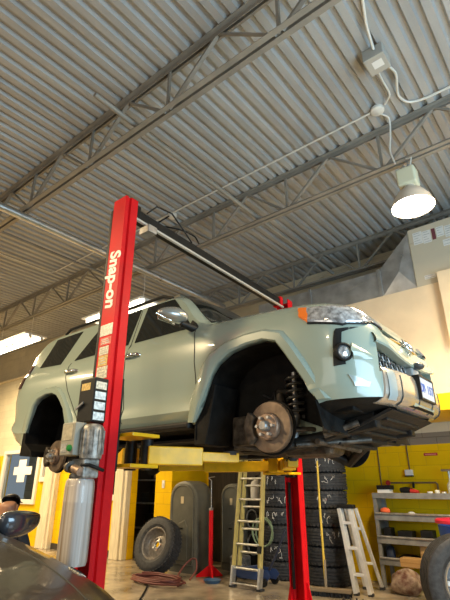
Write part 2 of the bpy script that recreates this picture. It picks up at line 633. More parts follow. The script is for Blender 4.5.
ROOF = [(.725, 3.02), (.65, 3.06), (.45, 3.085), (0, 3.10)]
SUV_ST = [
    (-5.56, suv_sec(.88, 1.86, 1.95, 2.36, [(.76, 2.40), (.7, 2.42), (.4, 2.43), (0, 2.43)])),
    (-5.51, suv_sec(.945, 1.80, 1.88, 2.50, [(.78, 2.58), (.7, 2.60), (.4, 2.61), (0, 2.61)])),
    (-5.41, suv_sec(.985, 1.72, 1.80, 2.57, [(.755, 2.83), (.67, 2.87), (.4, 2.88), (0, 2.88)])),
    (-5.2, suv_sec(1.0, 1.67, 1.76, 2.58, [(.715, 3.0), (.64, 3.04), (.45, 3.06), (0, 3.07)])),
    (-4.9, suv_sec(1.0, 1.66, 1.76, 2.58, ROOF)),
    (-3.0, suv_sec(1.0, 1.66, 1.76, 2.58, ROOF)),
    (-2.9, suv_sec(1.0, 1.66, 1.76, 2.58, [(.72, 2.985), (.64, 3.03), (.45, 3.06), (0, 3.08)])),
    (-2.5, suv_sec(1.0, 1.66, 1.76, 2.575, [(.835, 2.625), (.72, 2.69), (.5, 2.765), (0, 2.81)])),
    (-2.36, suv_sec(1.0, 1.66, 1.76, 2.565, [(.825, 2.59), (.70, 2.62), (.5, 2.655), (0, 2.70)])),
    (-2.2, suv_sec(1.0, 1.66, 1.76, 2.56, hood(1, 2.56, 2.64))),
    (-1.75, suv_sec(1.0, 1.66, 1.76, 2.535, hood(1, 2.535, 2.62))),
    (-1.5, suv_sec(1.0, 1.70, 1.79, 2.515, hood(1, 2.515, 2.595))),
    (-1.36, suv_sec(.992, 1.75, 1.82, 2.495, hood(.99, 2.495, 2.57), W_NOSE)),
    (-1.24, suv_sec(.96, 1.77, 1.825, 2.468, hood(.955, 2.468, 2.53), W_NOSE)),
    (-1.165, suv_sec(.90, 1.785, 1.83, 2.435, hood(.895, 2.435, 2.485), W_NOSE)),
    (-1.11, suv_sec(.825, 1.79, 1.835, 2.39, hood(.82, 2.39, 2.425), W_NOSE)),
    (-1.06, suv_sec(.735, 1.80, 1.84, 2.325, hood(.73, 2.325, 2.345), W_NOSE)),
    (-1.025, suv_sec(.64, 1.805, 1.845, 2.24, hood(.64, 2.24, 2.25), W_NOSE)),
    (-.998, suv_sec(.53, 1.81, 1.85, 2.13, hood(.53, 2.13, 2.14), W_NOSE)),
    (-.98, suv_sec(.42, 1.815, 1.855, 2.03, hood(.42, 2.03, 2.038), W_NOSE)),
    (-.97, suv_sec(.33, 1.82, 1.86, 1.96, hood(.33, 1.96, 1.965), W_NOSE)),
]
SUV_ST = [(x, [(w * SUV_W, z) for w, z in sec]) for x, sec in SUV_ST]
suv_body_mb = loft(SUV_ST, SUV_YC)
SUV_BVH = BVHTree.FromPolygons([Vector(v) for v in suv_body_mb.v], suv_body_mb.f)
# ---------------------------------------------------------------- the lifted SUV
def bool_cut(o, cutters):
    for c in cutters:
        md = o.modifiers.new('cut', 'BOOLEAN')
        md.operation = 'DIFFERENCE'
        md.solver = 'EXACT'
        md.object = c
    bpy.context.view_layer.update()
    dg = bpy.context.evaluated_depsgraph_get()
    me = bpy.data.meshes.new_from_object(o.evaluated_get(dg))
    o.modifiers.clear()
    o.data = me
    for c in cutters:
        bpy.data.objects.remove(c, do_unlink=True)


def side_y(x, z, bvh=None, y0=1.5):
    r = (bvh or SUV_BVH).ray_cast(Vector((x, y0, z)), Vector((0, 1, 0)))
    return r[0].y if r[0] is not None else 2.7


def front_x(y, z):
    r = SUV_BVH.ray_cast(Vector((0, y, z)), Vector((-1, 0, 0)))
    return r[0].x if r[0] is not None else -1.0


def snap(p, off, bvh=None):
    loc, nrm, i, d = (bvh or SUV_BVH).find_nearest(Vector(p))
    if nrm.dot(Vector(p) - loc) < 0 and d > .02:
        pass
    c = Vector((loc.x, SUV_YC, 2.3)) if bvh is None else None
    if c is not None and nrm.dot(loc - c) < 0:
        nrm = -nrm
    return loc + nrm * off


def interp_rows(rows, nu, nv):
    """bilinear refine of a small control grid"""
    R = [[Vector(p) for p in r] for r in rows]
    kr, kc = len(R) - 1, len(R[0]) - 1
    out = []
    for a in range(kr * nv + 1):
        i, t = min(a // nv, kr - 1), a / nv - min(a // nv, kr - 1)
        row = []
        for b in range(kc * nu + 1):
            j, s = min(b // nu, kc - 1), b / nu - min(b // nu, kc - 1)
            p = (R[i][j] * (1 - s) + R[i][j + 1] * s) * (1 - t) + (R[i + 1][j] * (1 - s) + R[i + 1][j + 1] * s) * t
            row.append(p)
        out.append(row)
    return out


def patch(rows, off, depth=.03, nu=5, nv=4):
    g = interp_rows(rows, nu, nv)
    mb = MB()
    return mb.slab([[snap(p, off) for p in r] for r in g], [[snap(p, off - depth) for p in r] for r in g])


def side_patch(quad, off, depth=.02, nu=10, nv=6, mirror=False):
    """quad of (x, z): bl, br, tr, tl laid on the car's flank"""
    bl, br, tr, tl = [Vector((a, 0, b)) for a, b in quad]
    r1, r2 = [], []
    for i in range(nv + 1):
        t = i / nv
        a, b = [], []
        for j in range(nu + 1):
            s = j / nu
            p = (bl * (1 - s) + br * s) * (1 - t) + (tl * (1 - s) + tr * s) * t
            y = side_y(p.x, p.z)
            a.append((p.x, y - off, p.z))
            b.append((p.x, y - off + depth, p.z))
        r1.append(a)
        r2.append(b)
    if mirror:
        r1 = [[(x, 2 * SUV_YC - y, z) for x, y, z in r] for r in r1]
        r2 = [[(x, 2 * SUV_YC - y, z) for x, y, z in r] for r in r2]
    return MB().slab(r1, r2)


def mir(pts):
    return [(x, 2 * SUV_YC - y, z) for x, y, z in pts]


suv = thing('suv', 'sage green SUV raised high on the lift with its wheels taken off', 'car', (-3.2, SUV_YC, 1.56))
body = suv_body_mb.build('body', M['paint'], suv)
ARCH_F = [(-2.50, 1.45), (-2.50, 1.76), (-2.42, 1.88), (-2.31, 2.12), (-2.24, 2.20), (-2.11, 2.27), (-1.95, 2.30), (-1.80, 2.305), (-1.69, 2.27), (-1.62, 2.17), (-1.53, 2.02), (-1.42, 1.83), (-1.37, 1.45)]
ARCH_R = [(-5.13, 1.45), (-5.10, 1.72), (-5.06, 1.95), (-4.97, 2.16), (-4.88, 2.22), (-4.73, 2.25), (-4.60, 2.245), (-4.51, 2.21), (-4.45, 2.15), (-4.38, 2.06), (-4.26, 1.87), (-4.19, 1.72), (-4.16, 1.45)]


def cutter(poly, y0, y1):
    return MB().prism(poly, (0, y0, 0), (1, 0, 0), (0, 0, 1), (0, y1 - y0, 0)).build('cutter', M['paint'])


YA = 2 * SUV_YC
cuts = [cutter(ARCH_F, 2.4, 3.08), cutter(ARCH_F, YA - 3.08, YA - 2.4), cutter(ARCH_R, 2.4, 3.08), cutter(ARCH_R, YA - 3.08, YA - 2.4)]
cuts.append(MB().prism([(-.60, 2.005), (.60, 2.005), (.60, 2.205), (.3, 2.15), (0, 2.125), (-.3, 2.15), (-.60, 2.205)], (-1.16, SUV_YC, 0), (0, 1, 0), (0, 0, 1), (.36, 0, 0)).build('cutter', M['paint']))
cuts.append(MB().prism([(-.52, 2.325), (-.46, 2.285), (0, 2.265), (.46, 2.285), (.52, 2.325), (.46, 2.345), (0, 2.315), (-.46, 2.345)], (-1.14, SUV_YC, 0), (0, 1, 0), (0, 0, 1), (.34, 0, 0)).build('cutter', M['paint']))
body_o = suv.location.copy()
# cutters are in world space, the body is relative to its Empty
for c in cuts:
    c.location = c.location - body_o
    c.location = c.location + body_o
bpy.context.view_layer.update()
bool_cut(body, cuts)
for p in body.data.polygons:
    p.use_smooth = True
body.data.set_sharp_from_angle(angle=math.radians(24))
# the underside is bare black plastic and underseal
body.data.materials.append(M['well'])
for p in body.data.polygons:
    if p.normal.z < -.6 and p.center.z + body_o.z < 1.865:
        p.material_index = len(body.data.materials) - 1

# wheel wells
for poly in (ARCH_F, ARCH_R):
    cx_ = sum(p[0] for p in poly) / len(poly)
    cz_ = 1.85
    for side in (0, 1):
        sh = [((x - cx_) * .985 + cx_, (z - cz_) * .985 + cz_) for x, z in poly]
        sh = [(x, max(z, 1.64)) for x, z in sh]
        r1 = [(x, 2.69, z) for x, z in sh]
        r2 = [(x, 3.04, z) for x, z in sh]
        r3 = [((x - cx_) * .72 + cx_, 3.07, (z - cz_) * .8 + cz_) for x, z in sh]
        r4 = [(cx_, 3.07, cz_)] * len(sh)
        rr = [r1, r2, r3, r4]
        if side:
            rr = [mir(r) for r in rr]
        MB().grid(rr).build('wheel_arch_liner', M['well'], suv, smooth=50, fixn=False)

# flares
OUT_F = [(-2.585, 1.775), (-2.545, 1.93), (-2.42, 2.21), (-2.33, 2.30), (-2.17, 2.365), (-1.97, 2.395), (-1.79, 2.395), (-1.63, 2.345), (-1.545, 2.235), (-1.445, 2.06), (-1.325, 1.83)]
IN_F = [(-2.50, 1.77), (-2.42, 1.88), (-2.31, 2.12), (-2.24, 2.20), (-2.11, 2.27), (-1.95, 2.30), (-1.80, 2.305), (-1.69, 2.27), (-1.62, 2.17), (-1.53, 2.02), (-1.42, 1.83)]
OUT_R = [(-5.22, 1.74), (-5.18, 1.98), (-5.07, 2.22), (-4.95, 2.30), (-4.75, 2.335), (-4.58, 2.33), (-4.46, 2.29), (-4.38, 2.22), (-4.29, 2.09), (-4.17, 1.90), (-4.08, 1.765)]
IN_R = [(-5.10, 1.72), (-5.06, 1.95), (-4.97, 2.16), (-4.88, 2.22), (-4.73, 2.25), (-4.60, 2.245), (-4.51, 2.21), (-4.45, 2.15), (-4.38, 2.06), (-4.26, 1.87), (-4.19, 1.76)]
for inn, out in ((IN_F, OUT_F), (IN_R, OUT_R)):
    for side in (0, 1):
        cols = []
        for (xi, zi), (xo, zo) in zip(inn, out):
            ref = side_y(xo, max(zo, 1.80)) - .002
            yi = min(side_y(xi, max(zi, 1.80)), ref + .02)
            mid = lambda t: (xi + (xo - xi) * t, zi + (zo - zi) * t)
            c = [(xi, yi + .09, zi), (xi, yi - .012, zi), (*mid(.12)[:1], yi - .026, mid(.12)[1]), (mid(.72)[0], ref - .028, mid(.72)[1]), (mid(.86)[0], ref - .016, mid(.86)[1]), (xo, ref + .002, zo), (xo, ref + .06, zo)]
            cols.append(c if not side else mir(c))
        MB().grid(cols).build('fender_flare', M['paint'], suv, smooth=38)

# glass
GL = [('front_door_glass', [(-3.37, 2.605), (-2.60, 2.60), (-2.955, 3.0), (-3.335, 3.01)]),
      ('rear_door_glass', [(-4.38, 2.595), (-3.47, 2.605), (-3.44, 3.01), (-4.05, 3.005)]),
      ('quarter_glass', [(-5.13, 2.63), (-4.66, 2.60), (-4.46, 2.985), (-5.0, 2.985)])]
for nm, q in GL:
    for side in (0, 1):
        side_patch(q, .006, mirror=bool(side)).build(nm, M['glass_dark'], suv, smooth=40)
r1, r2 = [], []
for i in range(13):
    t = i / 12
    row1, row2 = [], []
    for j in range(15):
        s = j / 14 * 2 - 1
        hw = .535 + .145 * t
        y = SUV_YC + s * hw
        xx = -2.95 + t * (.50 + .13 * (1 - s * s))
        r = SUV_BVH.ray_cast(Vector((xx, y, 4)), Vector((0, 0, -1)))
        row1.append((xx, y, r[0].z + .007))
        row2.append((xx, y, r[0].z - .015))
    r1.append(row1)
    r2.append(row2)
MB().slab(r1, r2).build('windshield', M['glass_dark'], suv, smooth=40)
r1, r2 = [], []
for i in range(5):
    row1, row2 = [], []
    for j in range(9):
        y, z = SUV_YC - .54 + 1.08 * j / 8, 2.64 + .3 * i / 4
        r = SUV_BVH.ray_cast(Vector((-7, y, z)), Vector((1, 0, 0)))
        row1.append((r[0].x - .007, y, z))
        row2.append((r[0].x + .02, y, z))
    r1.append(row1)
    r2.append(row2)
MB().slab(r1, r2).build('rear_window', M['glass_dark'], suv, smooth=40)

# door seams, handles, rocker, roof rails
M['seam'] = mat('panel_gap', (0.03, 0.033, 0.03), 0.7)
SEAMS = [[(-2.535, 2.56), (-2.50, 2.40), (-2.485, 2.1), (-2.51, 1.83)],
         [(-3.42, 2.99), (-3.42, 2.6), (-3.40, 2.2), (-3.40, 1.83)],
         [(-4.42, 2.57), (-4.41, 2.40), (-4.33, 2.25), (-4.19, 2.02), (-4.05, 1.84)]]
for pl in SEAMS:
    for side in (0, 1):
        pts = []
        for (xa, za), (xb, zb) in zip(pl, pl[1:]):
            for i in range(8):
                t = i / 8
                pts.append((xa + (xb - xa) * t, za + (zb - za) * t))
        pts.append(pl[-1])
        pp = [(x, side_y(x, z) - .0005, z) for x, z in pts]
        MB().tube(mir(pp) if side else pp, .0042, 5).build('door_seam', M['seam'], suv)
for hx in (-3.31, -4.31):
    for side in (0, 1):
        y = side_y(hx, 2.45)
        pts = [(hx - .10, y + .005, 2.448), (hx - .085, y - .028, 2.45), (hx, y - .038, 2.452), (hx + .085, y - .028, 2.45), (hx + .10, y + .005, 2.448)]
        MB().tube(mir(pts) if side else pts, [.012, .016, .018, .016, .012], 10).build('door_handle', M['chrome'], suv, smooth=60)
for side in (0, 1):
    pts = [(-4.12, 2.71, 1.755), (-2.55, 2.71, 1.755)]
    mb = MB().bar(*(mir(pts) if side else pts), .10, .06)
    mb.build('rocker_panel', M['black'], suv, bevel=.02)
    pts = [(-4.95, SUV_YC - .585, 3.065), (-4.85, SUV_YC - .585, 3.115), (-3.2, SUV_YC - .585, 3.115), (-3.05, SUV_YC - .585, 3.06)]
    MB().tube(mir(pts) if side else pts, .017, 8).build('roof_rail', M['black'], suv, smooth=60)

# wing mirrors
for side in (0, 1):
    s = -1 if side else 1
    root_y = 2.71 if not side else 2 * SUV_YC - 2.71
    yc = 2.51 if not side else 2 * SUV_YC - 2.51
    mb = MB().ball((0, 0, 0), (1, 1, 1), 20, 12)
    pts = []
    for p in mb.v:
        x, y, z = p
        w = 1 - .25 * max(0, -y * 1)
        pts.append((-2.62 + (.085 * x * w + .03 * y) * 1, yc + s * (.145 * y), 2.655 + z * (.075 if z > 0 else .062) * w))
    mb.v = pts
    hs = mb.build('mirror_housing', M['chrome'] if False else mat('silver_mirror_cap_%d' % side, (0.33, 0.34, 0.32), 0.25, 0.6, coat=0.8), suv, smooth=60)
    mb = MB().box(-2.705, -2.695, yc - .10, yc + .10, 2.61, 2.70)
    mb.build('mirror_glass', M['chrome'], hs, bevel=.004)
    pts = [(-2.66, yc - s * .02 - s * .14, 2.64), (-2.62, yc - s * .03, 2.603), (-2.60, yc + s * .06, 2.60), (-2.59, yc + s * .13, 2.61)]
    MB().tube(pts, [.008, .014, .014, .01], 8).build('mirror_trim', M['chrome'], hs, smooth=60)
    MB().tube([(-2.60, yc + s * .08, 2.60), (-2.565, root_y, 2.575), (-2.56, root_y + s * .03, 2.58)], [.03, .035, .04], 8).build('mirror_arm', M['black'], suv, smooth=60)
    tri = [(-2.66, 2.60), (-2.54, 2.59), (-2.555, 2.63), (-2.62, 2.68)]
    side_patch(tri, .009, .02, 4, 3, bool(side)).build('mirror_base', M['black'], suv)

# headlights
def hl_mat():
    m = mat('headlight_lens', (0.6, 0.62, 0.62), 0.1, 0.6, noise=(28, 0.8), ramp=((0.26, 0.25, 0.25), (0.9, 0.92, 0.95)), coat=1.0)
    return m


M['lens'] = hl_mat()
HLB = [(-1.50, 2.69, 2.415), (-1.43, 2.69, 2.355), (-1.21, 2.74, 2.31), (-1.12, 2.93, 2.325), (-1.06, 3.04, 2.325)]
HLT = [(-1.52, 2.73, 2.485), (-1.45, 2.73, 2.475), (-1.26, 2.78, 2.445), (-1.15, 2.95, 2.42), (-1.085, 3.06, 2.375)]
HLM = [tuple((a + b) / 2 for a, b in zip(p, q)) for p, q in zip(HLB, HLT)]
HLM = [(x + .012, y - .012, z) for x, y, z in HLM]
for side in (0, 1):
    for nm, sl, m_ in (('headlight', slice(1, 5), M['lens']), ('amber_marker', slice(0, 2), M['orange'])):
        rows = [r[sl] for r in (HLB, HLM, HLT)]
        g = interp_rows(rows, 6, 4)
        f1 = [[snap(p, .016 if 0 < i < len(g) - 1 else .004) for p in r] for i, r in enumerate(g)]
        f2 = [[snap(p, -.03) for p in r] for r in g]
        if side:
            f1, f2 = [mir(r) for r in f1], [mir(r) for r in f2]
        h_ = MB().slab(f1, f2).build(nm, m_, suv, smooth=45)
        if nm == 'headlight':
            ed = [snap(p, .006) for p in g[0]]
            MB().tube(mir(ed) if side else ed, .008, 6).build('headlight_trim', M['black'], h_)

# fog lamps with black recesses, painted glints on the lower corners
for side in (0, 1):
    rec = [[(-1.275, 2.69, 2.03), (-1.20, 2.72, 2.04)], [(-1.27, 2.69, 2.12), (-1.215, 2.72, 2.12)], [(-1.262, 2.69, 2.20), (-1.22, 2.72, 2.20)], [(-1.25, 2.69, 2.265), (-1.21, 2.72, 2.26)], [(-1.235, 2.69, 2.285), (-1.12, 2.80, 2.30)]]
    g = interp_rows(rec, 4, 3)
    f1, f2 = [[snap(p, .003) for p in r] for r in g], [[snap(p, -.03) for p in r] for r in g]
    if side:
        f1, f2 = [mir(r) for r in f1], [mir(r) for r in f2]
    fr = MB().slab(f1, f2).build('fog_lamp_recess', M['black'], suv, smooth=40)
    c0 = snap((-1.21, 2.715, 2.12), 0)
    nn = (snap((-1.21, 2.715, 2.12), 1) - c0).normalized()
    nn = (nn + Vector((.5, 0, 0))).normalized()
    if side:
        c0 = Vector(mir([c0])[0])
        nn = Vector((nn.x, -nn.y, nn.z))
    MB().lathe([(.062, -.02), (.062, .018), (.052, .026), (.047, .018), (.047, -.01)], c0, nn, 24).build('fog_lamp_bezel', M['black'], fr, smooth=40)
    MB().lathe([(.046, -.012), (.046, .010), (.030, .020), (0, .024)], c0, nn, 20).build('fog_lamp_lens', M['lens'], fr, smooth=60)
    # crease panel beside the fog lamp
    wing = [[(-1.17, 2.76, 2.07), (-1.08, 2.86, 2.08)], [(-1.18, 2.755, 2.13), (-1.075, 2.865, 2.10)], [(-1.175, 2.76, 2.185), (-1.08, 2.86, 2.11)]]
    g = interp_rows(wing, 5, 3)
    k = len(g)
    f1 = [[snap(p, .002 + .022 * math.sin(PI * i / (k - 1)) * (1 - j / (len(r) - 1))) for j, p in enumerate(r)] for i, r in enumerate(g)]
    f2 = [[snap(p, -.03) for p in r] for r in g]
    if side:
        f1, f2 = [mir(r) for r in f1], [mir(r) for r in f2]
    MB().slab(f1, f2).build('fog_lamp_cowl', M['paint'], suv, smooth=50)
    glint = [[(-1.18, 2.77, 1.905), (-1.12, 2.83, 1.90)], [(-1.195, 2.76, 1.935), (-1.105, 2.84, 1.925)], [(-1.215, 2.75, 1.975), (-1.16, 2.79, 1.95)]]
    g = interp_rows(glint, 5, 4)
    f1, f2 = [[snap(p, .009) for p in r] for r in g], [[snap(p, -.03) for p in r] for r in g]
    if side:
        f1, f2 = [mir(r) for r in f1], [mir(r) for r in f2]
    MB().slab(f1, f2).build('bumper_glint', mat('pale_glint_%d' % side, (0.42, 0.50, 0.50), 0.25, 0.3, coat=.8), suv, smooth=40, bevel=.004)  # pale raised patch, a reflection on the bumper put into colour

# grille openings
YC = SUV_YC
MB().box(-1.155, -1.15, YC - .61, YC + .61, 1.98, 2.215).build('grille_backing', M['black'], suv)
gm = MB()
for r in range(5):
    for c in range(17):
        dy_, cz_ = -.58 + c * .074 + (.037 if r % 2 else 0), 2.005 + r * .046
        if dy_ > .6 or cz_ > 2.12 + .09 * (dy_ / .6) ** 2:
            continue
        xg = -1.045 - .09 * (dy_ / .6) ** 2
        hexp = [(xg, YC + dy_ + .038 * math.cos(a * PI / 3), cz_ + .027 * math.sin(a * PI / 3)) for a in range(6)]
        gm.tube(hexp, .0065, 5, closed=True)
gm.build('grille_mesh', M['steel'], suv)
MB().box(-1.135, -1.13, YC - .53, YC + .53, 2.26, 2.35).build('grille_slot', M['black'], suv)
MB().tube([(-1.10, YC - .48, 2.312), (-1.06, YC - .3, 2.303), (-1.03, YC, 2.292), (-1.06, YC + .3, 2.303), (-1.10, YC + .48, 2.312)], .009, 6).build('grille_bar', M['chrome'], suv)
# rounded lip over the mesh
lip1 = []
for i in range(25):
    dy_ = -.62 + 1.24 * i / 24
    e = abs(i - 12) / 12
    zl = 2.118 + .085 * e * e
    zt = zl + .075
    xf = front_x(YC + dy_, min(zt, 2.22)) + .002
    lip1.append([(xf - .03, YC + dy_, zt), (xf + .006, YC + dy_, zt - .008), (xf + .022, YC + dy_, zl + .035), (xf + .026, YC + dy_, zl + .012), (xf + .018, YC + dy_, zl), (xf - .05, YC + dy_, zl + .004)])
MB().grid(lip1).build('grille_lip', M['paint'], suv, smooth=40)
# emblem: plain interlocked ovals
em = MB()


def ov(dy_, cz, ry, rz):
    return [(-1.02 - .45 * (cz + rz * math.sin(a * PI / 12) - 2.29), YC + dy_ + ry * math.cos(a * PI / 12), cz + rz * math.sin(a * PI / 12)) for a in range(24)]


em.tube(ov(0, 2.30, .088, .056), .010, 6, closed=True)
em.tube(ov(0, 2.30, .028, .048), .008, 6, closed=True)
em.tube(ov(0, 2.322, .063, .024), .008, 6, closed=True)
em.build('front_emblem', M['chrome'], suv, smooth=60)
# sensor cover and camera bulb
MB().box(-1.07, -.995, YC - .09, YC + .07, 1.985, 2.12).build('sensor_cover', mat('grey_sensor_cover', (.33, .33, .32), .5), suv, bevel=.012)
MB().ball((-.965, YC - .03, 2.135), (.045, .05, .028), 16, 10).build('front_camera', mat('dark_grey_bulb', (.06, .065, .07), .3), suv, smooth=60)
# skid plate wrap
r1, r2 = [], []
ZS = [(2.025, -.006), (2.0, .007), (1.95, .012), (1.90, .013), (1.855, .009), (1.822, -.008), (1.80, -.045), (1.79, -.16)]
HW = .58


def skx(dy_, z):
    return front_x(YC + dy_, min(max(z, 1.90), 1.95))


for z, o_ in ZS:
    a, b = [], []
    for i in range(33):
        dy_ = -HW + 2 * HW * i / 32
        e = abs(i - 16) / 16
        xf = skx(dy_, z)
        a.append((xf + o_, YC + dy_, z + .012 * e ** 3))
        b.append((xf + o_ - .05, YC + dy_, max(z, 1.81)))
    r1.append(a)
    r2.append(b)
sk = MB().slab(r1, r2).build('skid_plate', mat('silver_bumper_paint', (0.56, 0.52, 0.46), 0.27, 0.7, coat=.4), suv, smooth=35)
for dy_ in (-.42, -.15, .15, .42):
    pts = [(skx(dy_, z) + o_ + .001, YC + dy_, z) for z, o_ in ZS[1:7]]
    MB().tube(pts, .0045, 5).build('skid_plate_groove', M['seam'], sk)
pts = [[(skx(d, z) + o_ + .005, YC + d, z) for z, o_ in ZS[:6]] for d in (-.555, -.535, -.51, -.48)]
MB().grid(pts).build('skid_plate_edge', mat('pale_blue_grey_trim', (.36, .43, .45), .3, .3, coat=.6), sk, smooth=40)
# licence plate
pl = MB().box(-.948, -.938, YC - .155, YC + .155, 1.88, 2.035).build('licence_plate', mat('white_blue_plate', (.42, .47, .53), .6), suv, bevel=.004)
fr = MB()
for b in ((-.165, .165, 1.870, 1.883), (-.165, .165, 2.032, 2.045), (-.165, -.152, 1.883, 2.032), (.152, .165, 1.883, 2.032)):
    fr.box(-.985, -.934, YC + b[0], YC + b[1], b[2], b[3])
fr.build('plate_frame', M['black'], pl)


def text_mesh(txt, size, name, m_, parent, loc, base, up, depth=.002, shear=0.0, fat=0.0, sx=1.0):
    cu = bpy.data.curves.new(name, 'FONT')
    cu.body = txt
    cu.size = size
    cu.extrude = depth
    cu.shear = shear
    cu.offset = fat
    cu.align_x = 'CENTER'
    cu.align_y = 'CENTER'
    tmp = bpy.data.objects.new(name, cu)
    COL.objects.link(tmp)
    bpy.context.view_layer.update()
    dg = bpy.context.evaluated_depsgraph_get()
    me = bpy.data.meshes.new_from_object(tmp.evaluated_get(dg))
    bpy.data.objects.remove(tmp, do_unlink=True)
    base, up = Vector(base).normalized(), Vector(up).normalized()
    nrm = base.cross(up)
    org = ORG[parent.name] if parent is not None else Vector((0, 0, 0))
    for v in me.vertices:
        c = v.co.copy()
        v.co = Vector(loc) - org + base * c.x * sx + up * c.y + nrm * c.z
    me.materials.clear()
    me.materials.append(m_)
    o = bpy.data.objects.new(name, me)
    COL.objects.link(o)
    if parent is not None:
        o.parent = parent
        ORG[o.name] = org
    return o


M['plate_blue'] = mat('plate_blue_ink', (.03, .10, .42), .5)
for i, chx in enumerate('DB 157'):
    if chx != ' ':
        text_mesh(chx, .085, 'plate_character', M['plate_blue'], pl, (-.937, YC - .1175 + .047 * i, 1.955), (0, 1, 0), (0, 0, 1), .001, 0, .003, .95)

# ------------------------------------------------ running gear
def bolt_ring(mb, c, axis, r, n, br, h, ph=0):
    axis = Vector(axis).normalized()
    u = axis.orthogonal().normalized()
    w = axis.cross(u)
    for i in range(n):
        a = 2 * PI * i / n + ph
        mb.lathe([(br, 0), (br, h)], Vector(c) + (u * math.cos(a) + w * math.sin(a)) * r, axis, 8)


def brake(x, y, z, s, R, back=False):
    """s=-1: faces -Y"""
    ax = (0, s, 0)
    d = MB().lathe([(R * .52, -.03), (R * .97, -.03), (R, -.026), (R, -.016), (R * .95, -.013), (R * .95, -.010), (R, -.007), (R, .002), (R * .97, .006), (R * .55, .006), (R * .53, .003)], (x, y, z), ax, 48, close=True)
    d = d.build('brake_disc', M['disc'], suv, smooth=35)
    MB().lathe([(R * .53, -.03), (R * .53, .035), (R * .48, .045), (R * .20, .045)], (x, y, z), ax, 32).build('disc_hat', M['hub'], d, smooth=35)
    mb = MB().lathe([(R * .20, .04), (R * .20, .085), (R * .15, .10), (0, .10)], (x, y, z), ax, 24)
    mb.build('hub_cap', M['steel'], d, smooth=40)
    axv = Vector(ax)
    for i in range(6):
        a = 2 * PI * i / 6
        MB().lathe([(.011, 0), (.011, .035)], Vector((x + R * .36 * math.cos(a), y + s * .045, z + R * .36 * math.sin(a))), ax, 8).build('wheel_stud', M['alu'], d, smooth=40)
    # caliper
    mb = MB()
    poly = []
    for i in range(9):
        a = PI * .80 + PI * .42 * i / 8
        poly.append((R * 1.10 * math.cos(a), R * 1.10 * math.sin(a)))
    for i in range(9):
        a = PI * 1.22 - PI * .42 * i / 8
        poly.append((R * .66 * math.cos(a), R * .66 * math.sin(a)))
    mb.prism(poly, (x, y + s * .05, z), (1, 0, 0), (0, 0, 1), (0, -s * .13, 0))
    cal = mb.build('brake_caliper', M['under2'], suv, bevel=.012)
    # dust shield
    MB().lathe([(R * .3, 0), (R * 1.08, .004), (R * 1.08, .014), (R * .3, .012)], (x, y - s * .05, z), ax, 32, close=True).build('dust_shield', M['well'], suv, smooth=40)
    return d


